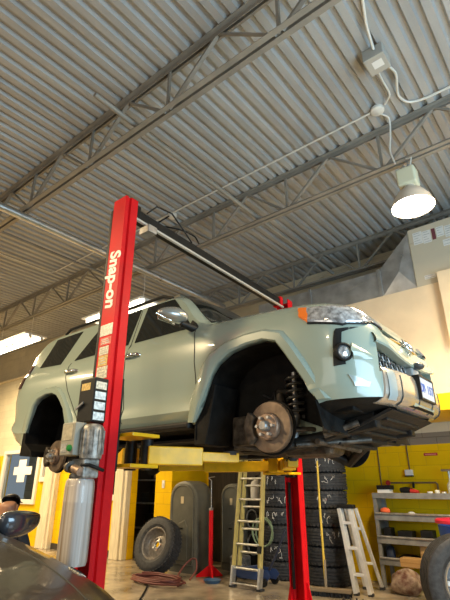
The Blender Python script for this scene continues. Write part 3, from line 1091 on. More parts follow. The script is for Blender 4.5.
FX, FZ = -1.86, 1.70
brake(FX, 2.79, FZ, -1, .18)
brake(FX - .02, 2 * SUV_YC - 2.79, FZ - .05, 1, .172)
RX, RZ = -4.60, 1.605
brake(RX, 2.79, RZ, -1, .158)
brake(RX, 2 * SUV_YC - 2.79, RZ, 1, .158)
for side in (0, 1):
    T = (lambda p: mir(p)) if side else (lambda p: p)
    dz = -.05 if side else 0
    # knuckle, arms, coil-over
    MB().tube(T([(FX, 2.86, FZ - .12 + dz), (FX, 2.90, FZ + dz), (FX + .01, 2.93, FZ + .2 + dz), (FX, 2.95, FZ + .27 + dz)]), [.05, .07, .035, .025], 8).build('steering_knuckle', M['under2'], suv, smooth=50)
    MB().tube(T([(FX - .22, 3.12, FZ - .07), (FX - .02, 2.88, FZ - .14 + dz), (FX + .25, 3.12, FZ - .07)]), [.045, .05, .045], 8).build('lower_control_arm', M['under'], suv, smooth=50)
    MB().tube(T([(FX - .15, 3.10, FZ + .26), (FX, 2.94, FZ + .27 + dz), (FX + .17, 3.10, FZ + .26)]), [.028, .03, .028], 8).build('upper_control_arm', M['under'], suv, smooth=50)
    sp = []
    for i in range(97):
        a = 2 * PI * 6 * i / 96
        sp.append((FX + .10 + .062 * math.cos(a), 3.0 + .062 * math.sin(a), FZ + .08 + .30 * i / 96))
    MB().tube(T(sp), .0125, 7).build('coil_spring', mat('grey_spring_%d' % side, (.03, .03, .03), .35, .3), suv, smooth=60)
    MB().tube(T([(FX + .08, 2.98, FZ - .12), (FX + .10, 3.0, FZ + .09), (FX + .10, 3.0, FZ + .11), (FX + .10, 3.0, FZ + .42)]), [.028, .032, .022, .02], 12).build('shock_absorber', M['steel'], suv, smooth=40)
    MB().tube(T([(FX + .14, 2.90, FZ - .02 + dz), (FX + .2, 3.02, FZ - .01), (FX + .2, 3.3, FZ)]), [.02, .016, .022], 8).build('tie_rod', M['under2'], suv, smooth=50)
    MB().tube(T([(FX, 2.9, FZ + dz), (FX, 3.02, FZ), (FX, 3.03, FZ), (FX, 3.12, FZ), (FX, 3.13, FZ), (FX, 3.4, FZ)]), [.03, .055, .05, .06, .02, .02], 12).build('drive_shaft', M['well'], suv, smooth=40)
    MB().tube(T([(FX - .03, 2.92, FZ + .21 + dz), (FX - .06, 2.96, FZ + .28), (FX - .12, 3.02, FZ + .24), (FX - .25, 3.08, FZ + .30)]), .008, 6).build('brake_hose', M['rubber'], suv, smooth=60)
    # rear
    sp = []
    for i in range(81):
        a = 2 * PI * 5 * i / 80
        sp.append((RX + .12 + .06 * math.cos(a), 3.13 + .06 * math.sin(a), RZ + .06 + .22 * i / 80))
    MB().tube(T(sp), .011, 6).build('coil_spring', M['under'], suv, smooth=60)
    MB().tube(T([(RX - .1, 3.0, RZ - .08), (RX - .15, 3.05, RZ + .30)]), [.03, .025], 8).build('shock_absorber', M['under'], suv, smooth=40)
    MB().bar(*T([(RX, 3.05, RZ - .05), (RX + .75, 3.08, RZ + .06)]), .05, .06).build('trailing_arm', M['under'], suv, bevel=.01)
    # chassis rail
    pts = T([(-5.3, 3.1, 1.68), (-4.9, 3.1, 1.72), (-4.3, 3.1, 1.70), (-3.9, 3.1, 1.625), (-2.5, 3.1, 1.625), (-2.1, 3.14, 1.69), (-1.5, 3.14, 1.70), (-1.2, 3.14, 1.74)])
    mb = MB()
    for p, q in zip(pts, pts[1:]):
        mb.bar(p, q, .09, .13)
    mb.build('chassis_rail', M['under'], suv, bevel=.008)
    # mud flap and inner splash flap
    p = T([(-5.0, 2.66, 0), (-5.0, 2.98, 0)])
    mb = MB().prism([(-5.135, 1.62), (-4.88, 1.60), (-4.90, 1.66), (-5.06, 1.75), (-5.09, 1.98), (-5.125, 1.95)], (0, p[0][1], 0), (1, 0, 0), (0, 0, 1), (0, p[1][1] - p[0][1], 0))
    mb.build('mud_flap', M['well'], suv, bevel=.006)
    p = T([(0, 2.70, 0), (0, 3.0, 0)])
    mb = MB().prism([(-2.515, 1.60), (-2.40, 1.60), (-2.36, 1.75), (-2.30, 2.05), (-2.34, 2.06), (-2.44, 1.85), (-2.515, 1.75)], (0, p[0][1], 0), (1, 0, 0), (0, 0, 1), (0, p[1][1] - p[0][1], 0))
    mb.build('splash_flap', M['well'], suv, bevel=.006)
    p = T([(-1.42, 2.98, 1.72)])[0]
    MB().box(-2.36, -2.12, min(p[1], p[1] + .1), max(p[1], p[1] + .1), 1.60, 1.83).build('chassis_bracket', M['under2'], suv, bevel=.02)
mb = MB().tube([(RX, 2.82, RZ), (RX, 3.3, RZ), (RX, 3.45, RZ), (RX, 3.52, RZ), (RX, 3.6, RZ), (RX, 3.75, RZ), (RX, 2 * YC - 2.82, RZ)], [.045, .045, .10, .15, .10, .045, .045], 14)
mb.build('rear_axle', M['under'], suv, smooth=50)
for xa, za in ((-5.0, 1.70), (-3.6, 1.62), (-2.9, 1.60), (-1.5, 1.68)):
    MB().bar((xa, 3.1, za), (xa, 3.9, za), .10, .07).build('chassis_crossmember', M['under'], suv, bevel=.01)
MB().box(-3.35, -2.55, 3.32, 3.68, 1.58, 1.80).build('gearbox', M['under2'], suv, bevel=.05)
MB().box(-2.5, -1.75, 3.22, 3.78, 1.56, 1.80).build('engine_sump', M['under'], suv, bevel=.05)
MB().box(-2.1, -1.65, 3.3, 3.6, 1.52, 1.72).build('front_differential', M['under2'], suv, bevel=.06)
MB().tube([(-3.3, 3.6, 1.68), (-4.45, 3.6, 1.62)], .035, 12).build('propeller_shaft', M['under2'], suv, smooth=50)
MB().box(-4.2, -3.45, 3.55, 3.85, 1.60, 1.80).build('fuel_tank', M['black'], suv, bevel=.05)
MB().tube([(-2.6, 3.3, 1.63), (-3.2, 3.28, 1.62), (-3.3, 3.28, 1.62), (-3.32, 3.28, 1.63), (-4.0, 3.28, 1.63), (-4.02, 3.28, 1.63), (-4.4, 3.25, 1.78), (-4.9, 3.2, 1.78), (-5.45, 3.1, 1.72)], [.03, .03, .03, .075, .075, .03, .03, .03, .03], 12).build('exhaust_pipe', M['under2'], suv, smooth=50)
# front under-guard with slats
mb = MB()
mb.prism([(-1.08, 1.79), (-1.30, 1.70), (-1.62, 1.60), (-1.62, 1.585), (-1.30, 1.685), (-1.06, 1.775)], (0, 3.06, 0), (1, 0, 0), (0, 0, 1), (0, .88, 0))
ug = mb.build('under_guard', M['under'], suv)
for i in range(5):
    MB().bar((-1.16 - i * .09, 3.16, 1.735 - i * .036), (-1.16 - i * .09, 3.84, 1.735 - i * .036), .045, .02).build('guard_slat', M['under'], ug, bevel=.005)
MB().bar((-1.44, 2.82, 1.655), (-1.44, 4.18, 1.655), .05, .05).build('sway_bar', M['under'], suv, bevel=.012)
MB().box(-1.44, -1.24, 2.86, 3.15, 1.765, 1.805).build('bumper_undertray', M['well'], suv, bevel=.01)
MB().box(-1.44, -1.24, 3.85, 4.14, 1.765, 1.805).build('bumper_undertray', M['well'], suv, bevel=.01)
for k, (a, b) in enumerate((((-1.52, 2.95, 1.63), (-1.30, 3.05, 1.71)), ((-1.60, 3.0, 1.60), (-1.55, 3.6, 1.57)), ((-1.75, 2.95, 1.58), (-1.35, 3.35, 1.62)), ((-2.35, 3.0, 1.60), (-2.05, 3.25, 1.57)))):
    MB().tube([a, b], .022, 8).build('chassis_link', M['under2'], suv, smooth=50)
MB().box(-5.1, -2.45, 2.82, 2 * SUV_YC - 2.82, 1.648, 1.668).build('floor_pan', M['under'], suv)
# tail lamp and rear bumper step
tl = [[(-5.43, 2.70, 2.40), (-5.36, 2.69, 2.40)], [(-5.42, 2.74, 2.56), (-5.34, 2.72, 2.56)], [(-5.36, 2.80, 2.68), (-5.30, 2.78, 2.70)]]
for side in (0, 1):
    g = interp_rows(tl, 3, 4)
    f1, f2 = [[snap(p, .015) for p in r] for r in g], [[snap(p, -.03) for p in r] for r in g]
    if side:
        f1, f2 = [mir(r) for r in f1], [mir(r) for r in f2]
    MB().slab(f1, f2).build('tail_lamp', mat('smoked_tail_lens_%d' % side, (.05, .008, .008), .12, coat=.8), suv, smooth=50)
MB().box(-5.62, -5.52, 3.0, 4.0, 1.93, 1.99).build('rear_bumper_step', M['black'], suv, bevel=.015)
MB().box(-5.60, -5.50, 2.86, 2.95, 2.14, 2.20).build('rear_reflector', M['black'], suv, bevel=.01)
# ---------------------------------------------------------------- the two-post lift
def c_profile(s):
    """channel section, web outside; s=+1 opens towards +Y"""
    h = [(.080, 0), (.080, .028), (.070, .036), (.070, .048), (.088, .054), (.088, .125), (.078, .125), (.078, .064), (.060, .054), (.060, .032), (.070, .024), (.070, .010)]
    P_ = h + [(-a, b) for a, b in reversed(h)]
    return [(a, s * b) for a, b in P_]


M['sticker'] = mat('pale_sticker', (.62, .60, .50), .5, noise=(60, .35))
M['sticker2'] = mat('ochre_sticker', (.60, .42, .14), .5, noise=(60, .3))
M['silver_plate'] = mat('silver_data_plate', (.45, .45, .43), .4, .4, noise=(70, .3))
M['bluewhite'] = mat('blue_white_sticker', (.62, .72, .85), .4, noise=(40, .35))


def post(name, px, py, s, label):
    """s=+1: opens towards +Y"""
    root = thing('lift_post', label, 'lift post', (px, py, 0), 'red posts of the car lift')
    yw = py - s * .08
    MB().prism(c_profile(s), (px, yw, .02), (1, 0, 0), (0, 1, 0), (0, 0, 3.58)).build('column', M['red'], root)
    MB().box(px - .2, px + .2, py - .2, py + .2, 0, .022).build('base_plate', M['red'], root, bevel=.004)
    for sx in (-1, 1):
        MB().prism([(0, 0), (.10, 0), (.02, .34), (0, .34)], (px + sx * .088, py + .0, .022), (sx, 0, 0), (0, 0, 1), (0, .014, 0)).build('gusset', M['red'], root)
    for bx in (-.17, .17):
        for by in (-.17, .17):
            MB().lathe([(.016, 0), (.016, .02), (.008, .02), (.008, .04)], (px + bx, py + by, .022), (0, 0, 1), 8).build('anchor_bolt', M['steel'], root)
    # carriage sliding in the channel
    yi = py + s * .0
    mb = MB().box(px - .056, px + .056, yi - .055 if s > 0 else yi - .09, yi + .09 if s > 0 else yi + .055, 1.40, 2.05)
    car = mb.build('carriage', M['black'], root, bevel=.006)
    return root


M['dirty_alu'] = mat('dirty_aluminium', (.30, .29, .27), .5, .5, noise=(25, .6))
# near post and its fittings
PX, PY = -2.755, 2.03
post_l = post('lift_post', PX, PY, 1, 'red lift post with white slanted lettering, standing in front of the SUV doors')
FY = PY - .08
M['letter'] = mat('white_lettering', (.85, .83, .76), .4)
text_mesh('Snap-on', .18, 'brand_lettering', M['letter'], post_l, (PX + .008, FY - .001, 2.84), (0, 0, -1), (1, 0, 0), .001, .18, .0055, .86)
MB().box(PX - .115, PX - .082, FY + .0, FY + .06, .9, 3.52).build('cable_cover', M['black'], post_l, bevel=.006)
FK = 1.0
for nm, z0, z1, x0, x1, m_ in (('data_plate', 2.36, 2.45, -.075, .075, M['silver_plate']), ('warning_sticker', 2.285, 2.345, -.06, .07, mat('red_white_sticker', (.72, .12, .10), .5, noise=(50, .5))), ('warning_sticker', 2.21, 2.275, -.06, .05, M['sticker']), ('warning_sticker', 2.125, 2.205, -.06, .05, M['sticker2']), ('warning_sticker', 2.03, 2.12, -.065, .06, M['sticker'])):
    st = MB().box(PX + x0, PX + x1, FY - .0018, FY, z0, z1).build(nm, m_, post_l)
    if nm == 'warning_sticker':
        lines = MB()
        for i in range(3):
            zz = z0 + (z1 - z0) * (.25 + .25 * i)
            lines.box(PX + x0 + .015, PX + x1 - .015 - .01 * i, FY - .0026, FY - .0018, zz - .004, zz + .004)
        lines.build('print', M['silver_plate'], st)
QX, QY = -2.92, 4.83
post_r = post('lift_post', QX, QY, -1, 'red lift post in front of the tall tyre stack, beyond the SUV front brake')
MB().box(QX - .05, QX - .03, QY - .05, QY - .02, .3, 1.35).build('cable_cover', M['black'], post_r)


def swing_arm(parent, a, b, w0, w1, z0, h0, h1, pad=True):
    """two-stage arm from pivot a to tip b"""
    a, b = Vector((a[0], a[1], z0)), Vector((b[0], b[1], z0 - .005))
    m_ = a + (b - a) * .58
    arm = MB().bar(a, m_, w0, h0).build('swing_arm', M['yellow'], parent, bevel=.008)
    MB().bar(m_ - (b - a) * .2, b, w1, h1).build('arm_extension', M['yellow'], arm, bevel=.006)
    MB().lathe([(.045, -.1), (.045, .11)], a, (0, 0, 1), 16).build('pivot_pin', M['black'], arm, smooth=40)
    if pad:
        top = 1.558 - b.z
        MB().lathe([(.03, .03), (.03, top - .03), (.062, top - .028), (.062, top)], b - (b - a).normalized() * .05, (0, 0, 1), 18).build('arm_pad', M['rubber'], arm, smooth=40)
    return arm


def bracket(parent, px, y0, y1):
    mb = MB().box(px - .17, px + .17, y0, y1, 1.635, 1.66).box(px - .17, px + .17, y0, y1, 1.425, 1.45)
    mb.box(px - .17, px - .15, y0, y0 + (y1 - y0) * .5, 1.45, 1.635)
    return mb.build('arm_bracket', M['yellow'], parent, bevel=.004)


bracket(post_l, PX, 2.14, 2.40)
swing_arm(post_l, (PX + .08, 2.36), (-2.31, 2.98), .15, .11, 1.515, .13, .07)
swing_arm(post_l, (PX - .10, 2.36), (-3.75, 2.98), .13, .10, 1.515, .12, .07)
bracket(post_r, QX, 4.46, 4.72)
swing_arm(post_r, (QX - .08, 4.52), (-4.25, 3.98), .14, .10, 1.515, .11, .07)
swing_arm(post_r, (QX + .08, 4.52), (-2.40, 3.98), .14, .10, 1.515, .11, .07)
mb = MB().box(QX + .0, QX + .12, 4.32, 4.45, 1.445, 1.60)
mb.build('arm_stop', M['yellow'], post_r, bevel=.01)

# overhead beam
beam = thing('overhead_beam', 'dark overhead beam joining the tops of the two red lift posts', 'beam', (-2.79, 3.5, 3.5))
MB().bar((-2.815, 2.08, 3.56), (-2.955, 4.80, 3.56), .09, .10).build('beam_tube', M['black'], beam, bevel=.006)
MB().bar((-2.758, 2.12, 3.49), (-2.895, 4.76, 3.49), .03, .022).build('shut_off_bar', mat('pale_bar', (.55, .53, .48), .35, .3), beam, bevel=.005)
MB().box(-2.83, -2.70, 2.24, 2.34, 3.40, 3.47).build('switch_bracket', M['steel'], beam, bevel=.006)
MB().tube([(-2.75, 2.25, 3.6), (-2.74, 2.35, 3.72), (-2.80, 2.6, 3.80), (-2.82, 2.8, 3.70), (-2.80, 2.9, 3.6)], .008, 6).build('loop_cable', M['black'], beam, smooth=60)
for y in (2.15, 4.73):
    MB().box(-2.87 - (.14 if y > 4 else 0), -2.75 - (.14 if y > 4 else 0), y - .03, y + .03, 3.50, 3.63).build('end_bracket', M['red'] if y > 4 else M['black'], beam, bevel=.005)

# hydraulic power unit on the near post
hp = thing('hydraulic_power_unit', 'hydraulic power unit with grey motor and long milky oil tank on the red post', 'hydraulic pump', (-2.74, 1.86, .86))
X0, X1, Y0, Y1 = -2.835, -2.645, 1.79, 1.935


def rrect(x0, x1, y0, y1, r, n=5):
    out = []
    for cx_, cy_, a0 in ((x1 - r, y1 - r, 0), (x0 + r, y1 - r, 90), (x0 + r, y0 + r, 180), (x1 - r, y0 + r, 270)):
        for i in range(n + 1):
            a = math.radians(a0 + 90 * i / n)
            out.append((cx_ + r * math.cos(a), cy_ + r * math.sin(a)))
    return out


rows = []
for z, k in ((.855, .90), (.875, .98), (.92, 1.0), (1.20, 1.0), (1.205, 1.01), (1.22, 1.01), (1.225, 1.0), (1.30, 1.0), (1.335, .96), (1.35, .86)):
    cx_, cy_ = (X0 + X1) / 2, (Y0 + Y1) / 2
    rr = rrect(X0, X1, Y0, Y1, .05)
    rows.append([(cx_ + (a - cx_) * k, cy_ + (b - cy_) * k, z) for a, b in rr] + [(cx_ + (rr[0][0] - cx_) * k, cy_ + (rr[0][1] - cy_) * k, z)])
tm = mat('milky_tank_plastic', (.66, .60, .52), .3, noise=(3.5, .28), stretch=(9, 9, .25), ramp=((.26, .20, .15), (.60, .58, .57)), coat=.3)
tank = MB().grid(rows).add([p for p in rows[0][:-1]], [tuple(range(len(rows[0]) - 1))]).add([p for p in rows[-1][:-1]], [tuple(range(len(rows[0]) - 1))]).build('oil_tank', tm, hp, smooth=40)
MB().lathe([(.03, 0), (.03, .03)], (-2.79, 1.84, 1.345), (0, 0, 1), 12).build('tank_cap', M['black'], tank)
MB().box(-2.78, -2.63, 1.80, 1.92, 1.352, 1.47).build('valve_block', M['dirty_alu'], hp, bevel=.012)
MB().tube([(-2.80, 1.80, 1.42), (-2.74, 1.785, 1.42)], [.034, .038], 12).build('solenoid', M['under2'], hp, smooth=40)
MB().tube([(-2.72, 1.785, 1.41), (-2.64, 1.785, 1.39)], [.026, .026], 10).build('pressure_valve', M['hub'], hp, smooth=40)
MB().tube([(-2.66, 1.80, 1.43), (-2.60, 1.82, 1.43), (-2.585, 1.88, 1.41), (-2.60, 1.93, 1.40)], .011, 8).build('oil_hose', M['black'], hp, smooth=60)
mo = MB().lathe([(.068, 1.47), (.072, 1.49), (.072, 1.66), (.06, 1.68), (.04, 1.69)], (-2.655, 1.86, 0), (0, 0, 1), 24).build('motor', M['dirty_alu'], hp, smooth=40)
fn = MB()
for i in range(14):
    a = 2 * PI * i / 14
    fn.bar((-2.655 + .074 * math.cos(a), 1.86 + .074 * math.sin(a), 1.50), (-2.655 + .074 * math.cos(a), 1.86 + .074 * math.sin(a), 1.65), .010, .010, (math.cos(a), math.sin(a), 0))
fn.build('cooling_fin', M['dirty_alu'], mo)
bx = MB().box(-2.845, -2.69, 1.745, 1.83, 1.49, 1.70).build('control_box', mat('beige_grey_box', (.30, .29, .24), .5), hp, bevel=.008)
MB().box(-2.83, -2.715, 1.7425, 1.745, 1.585, 1.685).build('instruction_plate', mat('tan_instruction_plate', (.42, .38, .28), .5, noise=(40, .2)), bx)
MB().lathe([(.021, 0), (.021, .012), (.015, .019), (0, .020)], (-2.725, 1.745, 1.535), (0, -1, 0), 18).build('start_button', mat('green_button', (.02, .22, .04), .3), bx, smooth=40)
MB().box(-2.83, -2.765, 1.7425, 1.745, 1.51, 1.565).build('rating_plate', M['silver_plate'], bx)
MB().box(-2.82, -2.68, 1.93, 1.95, 1.40, 1.60).build('mounting_bracket', M['black'], hp)

# black box with stickers higher on the near post
sb = thing('switch_box', 'black box with pale stickers mounted on the red lift post', 'switch box', (-2.70, 1.88, 1.69))
MB().box(-2.83, -2.65, 1.83, 1.945, 1.705, 2.01).build('box_body', M['black'], sb, bevel=.010)
MB().box(-2.80, -2.70, 1.8275, 1.83, 1.925, 1.975).build('front_label', M['sticker2'], sb)
MB().bar((-2.835, 1.82, 1.80), (-2.75, 1.82, 1.84), .01, .012).build('latch', M['steel'], sb)
for i, z in enumerate((1.745, 1.815, 1.885, 1.955)):
    MB().box(-2.65, -2.6485, 1.84, 1.928, z - .026, z + .026).build('side_sticker', M['bluewhite'] if i < 3 else M['sticker'], sb)

# ---------------------------------------------------------------- things under the roof
DZ = 5.268


def smooth_pts(pts, k=5):
    if len(pts) < 3 or len(pts) > 14:
        return pts
    P_ = [Vector(p) for p in pts]
    out = []
    for i in range(len(P_) - 1):
        a, b = P_[i], P_[i + 1]
        L = (b - a).length
        ta = (b - P_[i - 1]).normalized() * L * .8 if i else (b - a)
        tb = (P_[i + 2] - a).normalized() * L * .8 if i + 2 < len(P_) else (b - a)
        for j in range(k):
            t = j / k
            out.append(a * (2 * t ** 3 - 3 * t * t + 1) + ta * (t ** 3 - 2 * t * t + t) + b * (3 * t * t - 2 * t ** 3) + tb * (t ** 3 - t * t))
    return out + [P_[-1]]


def run_pipe(name, label, cat, pts, r, m_, group=None, n=8):
    o = MB().tube(smooth_pts(pts), r, n).build(name, m_, smooth=60)
    return tag(o, label, cat, group)


lam = thing('high_bay_lamp', 'round ceiling lamp with a glowing white disc, hanging from the middle joist', 'lamp', (-1.02, 4.47, 4.7))
LX, LY = -1.02, 4.47
MB().tube([(LX, LY, 4.699), (LX + .03, LY, 4.68), (LX + .02, LY, 4.62), (LX, LY, 4.60), (LX - .03, LY, 4.63), (LX - .01, LY, 4.66)], .008, 6).build('hook', M['steel'], lam, smooth=60)
MB().box(LX - .10, LX + .10, LY - .085, LY + .085, 4.36, 4.58).build('ballast_housing', mat('cream_ballast', (.72, .68, .48), .45), lam, bevel=.02)
MB().tube([(LX + .06, LY - .05, 4.58), (LX + .09, LY - .06, 4.68), (LX + .03, LY - .05, 4.698)], .008, 6).build('power_lead', M['conduit'], lam, smooth=60)
MB().lathe([(.06, .26), (.07, .22), (.13, .17), (.19, .08), (.215, .0), (.225, -.005), (.222, .004), (.195, .085), (.135, .178), (.07, .23)], (LX, LY, 4.10), (0, 0, 1), 40, close=True).build('reflector', mat('white_reflector', (.62, .55, .46), .4), lam, smooth=50)
MB().lathe([(.212, 0.004), (.20, -.012), (.12, -.025), (0, -.03)], (LX, LY, 4.10), (0, 0, 1), 40).build('lens', mat('glowing_lens', (1, .95, .85), .5, emit=((1.0, .86, .66), 26)), lam, smooth=60)
l = bpy.data.lights.new('lamp_glow', 'SPOT')
l.spot_size = math.radians(150)
l.spot_blend = .6
l.energy = 330
l.color = (1.0, .80, .55)
l.shadow_soft_size = .2
o = bpy.data.objects.new('lamp_glow', l)
o.location = (0, 0, -.86)
COL.objects.link(o)
o.parent = lam


def fluoro(label, x0, x1, y, z):
    root = thing('fluorescent_fixture', label, 'ceiling light', ((x0 + x1) / 2, y, z), 'fluorescent tube lights')
    MB().box(x0, x1, y - .25, y + .25, z + .03, z + .06).build('housing', M['white'], root, bevel=.006)
    for s in (-1, 1):
        MB().tube([(x0 + .03, y + s * .13, z), (x1 - .03, y + s * .13, z)], .024, 12).build('tube', mat('lit_tube', (1, 1, .95), .5, emit=((1.0, .93, .78), 13)), root, smooth=60)
        MB().box(x0, x0 + .03, y + s * .13 - .025, y + s * .13 + .025, z - .03, z + .03).build('lamp_holder', M['white'], root)
        MB().box(x1 - .03, x1, y + s * .13 - .025, y + s * .13 + .025, z - .03, z + .03).build('lamp_holder', M['white'], root)
    for xx in (x0 + .25, x1 - .25):
        MB().tube([(xx, y, z + .06), (xx + .02, y, (z + 4.72) / 2), (xx, y, 4.699)], .006, 5).build('hanger', M['conduit'], root)
    return root


fluoro('twin-tube fluorescent light hanging at the far left, above the window wall', -10.6, -8.75, 4.47, 4.20)
fluoro('twin-tube fluorescent light hanging just behind the lettered red post', -6.75, -5.15, 4.47, 4.03)

run_pipe('bridging_bar', 'grey bar running between the joists, crossing the near joist left of centre', 'joist brace', [(-3.02, 1.72, 4.79), (-3.05, 4.4, 4.79), (-3.05, 6.75, 4.79)], .028, M['joist'], 'braces between joists')
run_pipe('bridging_bar', 'thin grey bar between joists at the left edge of the roof', 'joist brace', [(-6.2, 1.2, 4.785), (-6.2, 6.45, 4.785)], .022, M['joist'], 'braces between joists')
run_pipe('vent_pipe', 'round silver pipe running below the roof deck left of the lettered post', 'pipe', [(-5.3, -2, 4.62), (-5.3, 3.5, 4.62), (-5.3, 6.45, 4.62)], .055, M['galv'], n=14)
run_pipe('conduit', 'long thin conduit straight along the roof deck to the round cover', 'conduit', [(-7.69, 4.1, 5.25), (-4.5, 4.1, 5.25), (-1.20, 4.1, 5.25)], .011, M['conduit'], 'thin conduits under the roof')
run_pipe('conduit', 'thin conduit running from the left edge to a bend at the long conduit', 'conduit', [(-7.69, -1, 5.195), (-7.69, 2.9, 5.195), (-7.69, 4.0, 5.195), (-7.69, 4.08, 5.24)], .011, M['conduit'], 'thin conduits under the roof')
jb = thing('junction_box', 'grey square junction box on the roof deck at the upper right', 'junction box', (-.86, 3.42, 5.27))
MB().box(-.96, -.76, 3.31, 3.53, 5.13, 5.268).build('box_body', mat('grey_box', (.45, .45, .42), .45, .3), jb, bevel=.006)
MB().box(-.90, -.80, 3.37, 3.46, 5.128, 5.13).build('box_label', M['white'], jb)
run_pipe('conduit', 'pale conduit entering the junction box from the top edge', 'conduit', [(-.69, 2.36, 5.252), (-.72, 2.75, 5.252), (-.80, 3.05, 5.25), (-.84, 3.30, 5.21)], .014, M['conduit'], 'thin conduits under the roof')
run_pipe('conduit', 'pale conduit bending right from the junction box to the right edge', 'conduit', [(-.80, 3.54, 5.20), (-.78, 3.75, 5.245), (-.86, 4.05, 5.252), (-.80, 4.22, 5.252), (-.6, 4.28, 5.252), (.8, 4.28, 5.252)], .014, M['conduit'], 'thin conduits under the roof')
run_pipe('conduit', 'pale conduit dropping from the junction box to the round cover', 'conduit', [(-.90, 3.54, 5.20), (-.92, 3.75, 5.248), (-.93, 3.98, 5.252), (-1.02, 4.08, 5.252)], .011, M['conduit'], 'thin conduits under the roof')
o = MB().lathe([(.075, 5.268), (.075, 5.235), (.06, 5.225), (0, 5.222)], (-1.12, 4.11, 0), (0, 0, 1), 24).build('round_box', M['conduit'], smooth=40)
tag(o, 'round white box cover below the junction box, by the middle joist', 'junction box')
run_pipe('cable', 'white cable falling from the round cover past the middle joist', 'cable', [(-1.11, 4.18, 5.245), (-1.06, 4.30, 5.24), (-1.10, 4.38, 5.05), (-1.13, 4.38, 4.86), (-1.10, 4.38, 4.66)], .010, M['conduit'])
o = MB().lathe([(.07, 5.268), (.07, 5.22), (.05, 5.20), (0, 5.198)], (-4.45, 4.15, 0), (0, 0, 1), 24).build('round_box', M['conduit'], smooth=40)
tag(o, 'small round white box on the deck above the overhead beam', 'junction box')
run_pipe('cable', 'dark looped cable below the small round box above the overhead beam', 'cable', [(-4.45, 4.08, 5.2), (-4.6, 3.9, 5.0), (-4.5, 3.75, 4.9), (-4.2, 4.05, 4.85), (-4.1, 4.3, 4.8), (-4.1, 4.40, 4.72)], .012, M['black'])

# ductwork on top of the upper storey
du = thing('sheet_metal_duct', 'silver sheet-metal duct widening towards the furnace above the back wall', 'air duct', (-2.6, 6.6, 3.951))
MB().box(-4.4, -2.12, 6.38, 6.68, 3.951, 4.40).build('duct_section', M['galv'], du)
mb = MB()
a = [(-2.12, 6.38, 3.951), (-2.12, 6.68, 3.951), (-2.12, 6.68, 4.40), (-2.12, 6.38, 4.40)]
b = [(-1.60, 6.36, 3.97), (-1.60, 6.70, 3.97), (-1.60, 6.70, 4.66), (-1.60, 6.36, 4.88)]
mb.add(a + b + [(-1.80, 6.30, 4.26)], [(0, 1, 2, 3), (7, 6, 5, 4), (0, 1, 5, 4)[::-1], (1, 2, 6, 5)[::-1], (2, 3, 7, 6)[::-1], (0, 4, 8), (4, 7, 8), (7, 3, 8), (3, 0, 8)])
mb.build('duct_transition', M['galv'], du)
MB().box(-2.15, -2.10, 6.355, 6.70, 3.951, 4.42).build('duct_flange', M['galv'], du, bevel=.004)
MB().box(-3.35, -3.31, 6.355, 6.70, 3.951, 4.42).build('duct_flange', M['galv'], du, bevel=.004)
for q in (((-3.28, 3.99), (-2.18, 4.36)), ((-3.28, 4.36), (-2.18, 3.99))):
    MB().bar((q[0][0], 6.378, q[0][1]), (q[1][0], 6.378, q[1][1]), .012, .006, (0, 1, 0)).build('duct_crease', M['galv'], du)
fu = thing('furnace', 'beige furnace cabinet with white paper labels beside the duct, top right', 'furnace', (-1.1, 6.5, 3.951))
MB().box(-1.598, -.55, 6.335, 6.71, 3.952, 4.665).box(-1.598, -.55, 6.335, 6.40, 4.665, 4.90).build('cabinet', mat('beige_enamel', (.62, .54, .40), .4, .1), fu, bevel=.01)
for x0, x1, z0, z1 in ((-1.53, -1.40, 4.62, 4.82), (-1.395, -1.28, 4.60, 4.80), (-1.20, -1.10, 4.64, 4.80), (-1.09, -.97, 4.60, 4.78), (-1.14, -1.0, 4.47, 4.57), (-1.47, -1.32, 4.04, 4.10)):
    lb = MB().box(x0, x1, 6.332, 6.335, z0, z1).build('paper_label', M['white'], fu)
    ln = MB()
    k = max(2, int((z1 - z0) / .035))
    for i in range(k):
        zz = z0 + (i + .5) * (z1 - z0) / k
        ln.box(x0 + .012, x1 - .012 - .02 * (i % 3), 6.3312, 6.332, zz - .004, zz + .004)
    ln.build('print', M['silver_plate'], lb)
MB().box(-1.265, -1.215, 6.332, 6.335, 4.62, 4.80).build('dark_tag', mat('dark_red_tag', (.16, .04, .05), .5), fu)
# ---------------------------------------------------------------- along the back wall
def tyre_mb(R=.37, W=.25, r_in=.215, grooves=4):
    h = W / 2
    pr = [(r_in, -h * .62), (r_in + .012, -h * .80), (r_in + .05, -h * .98), (R - .06, -h), (R - .03, -h * .93), (R - .008, -h * .80)]
    g = [(i + 1) / (grooves + 1) * 2 - 1 for i in range(grooves)]
    for q in g:
        c = q * h * .80
        pr += [(R, c - .008), (R - .011, c - .006), (R - .011, c + .006), (R, c + .008)]
    pr += [(R - .008, h * .80), (R - .03, h * .93), (R - .06, h), (r_in + .05, h * .98), (r_in + .012, h * .80), (r_in, h * .62)]
    return MB().lathe(pr, (0, 0, 0), (0, 0, 1), 56, close=True)


def tread_blocks(mb, R, W, n=40, depth=.006):
    """short sipes standing proud on both shoulders"""
    for i in range(n):
        a = 2 * PI * i / n
        c, s = math.cos(a), math.sin(a)
        for sg in (-1, 1):
            p = Vector((R * c * .992, R * s * .992, sg * W * .30))
            q = Vector((R * math.cos(a + .05) * .985, R * math.sin(a + .05) * .985, sg * W * .44))
            mb.bar(p, q, .03, .012, (c, s, 0))
    return mb


TW = .25
ORD = ['bottom', 'second', 'third', 'fourth', 'fifth', 'sixth', 'topmost']
proto = thing('tyre', '', 'tyre', (0, 0, 0))
tread_blocks(tyre_mb(), .37, .25).build('casing', M['rubber'], proto, smooth=28)
M['chalk'] = mat('chalk', (.68, .66, .62), .9)


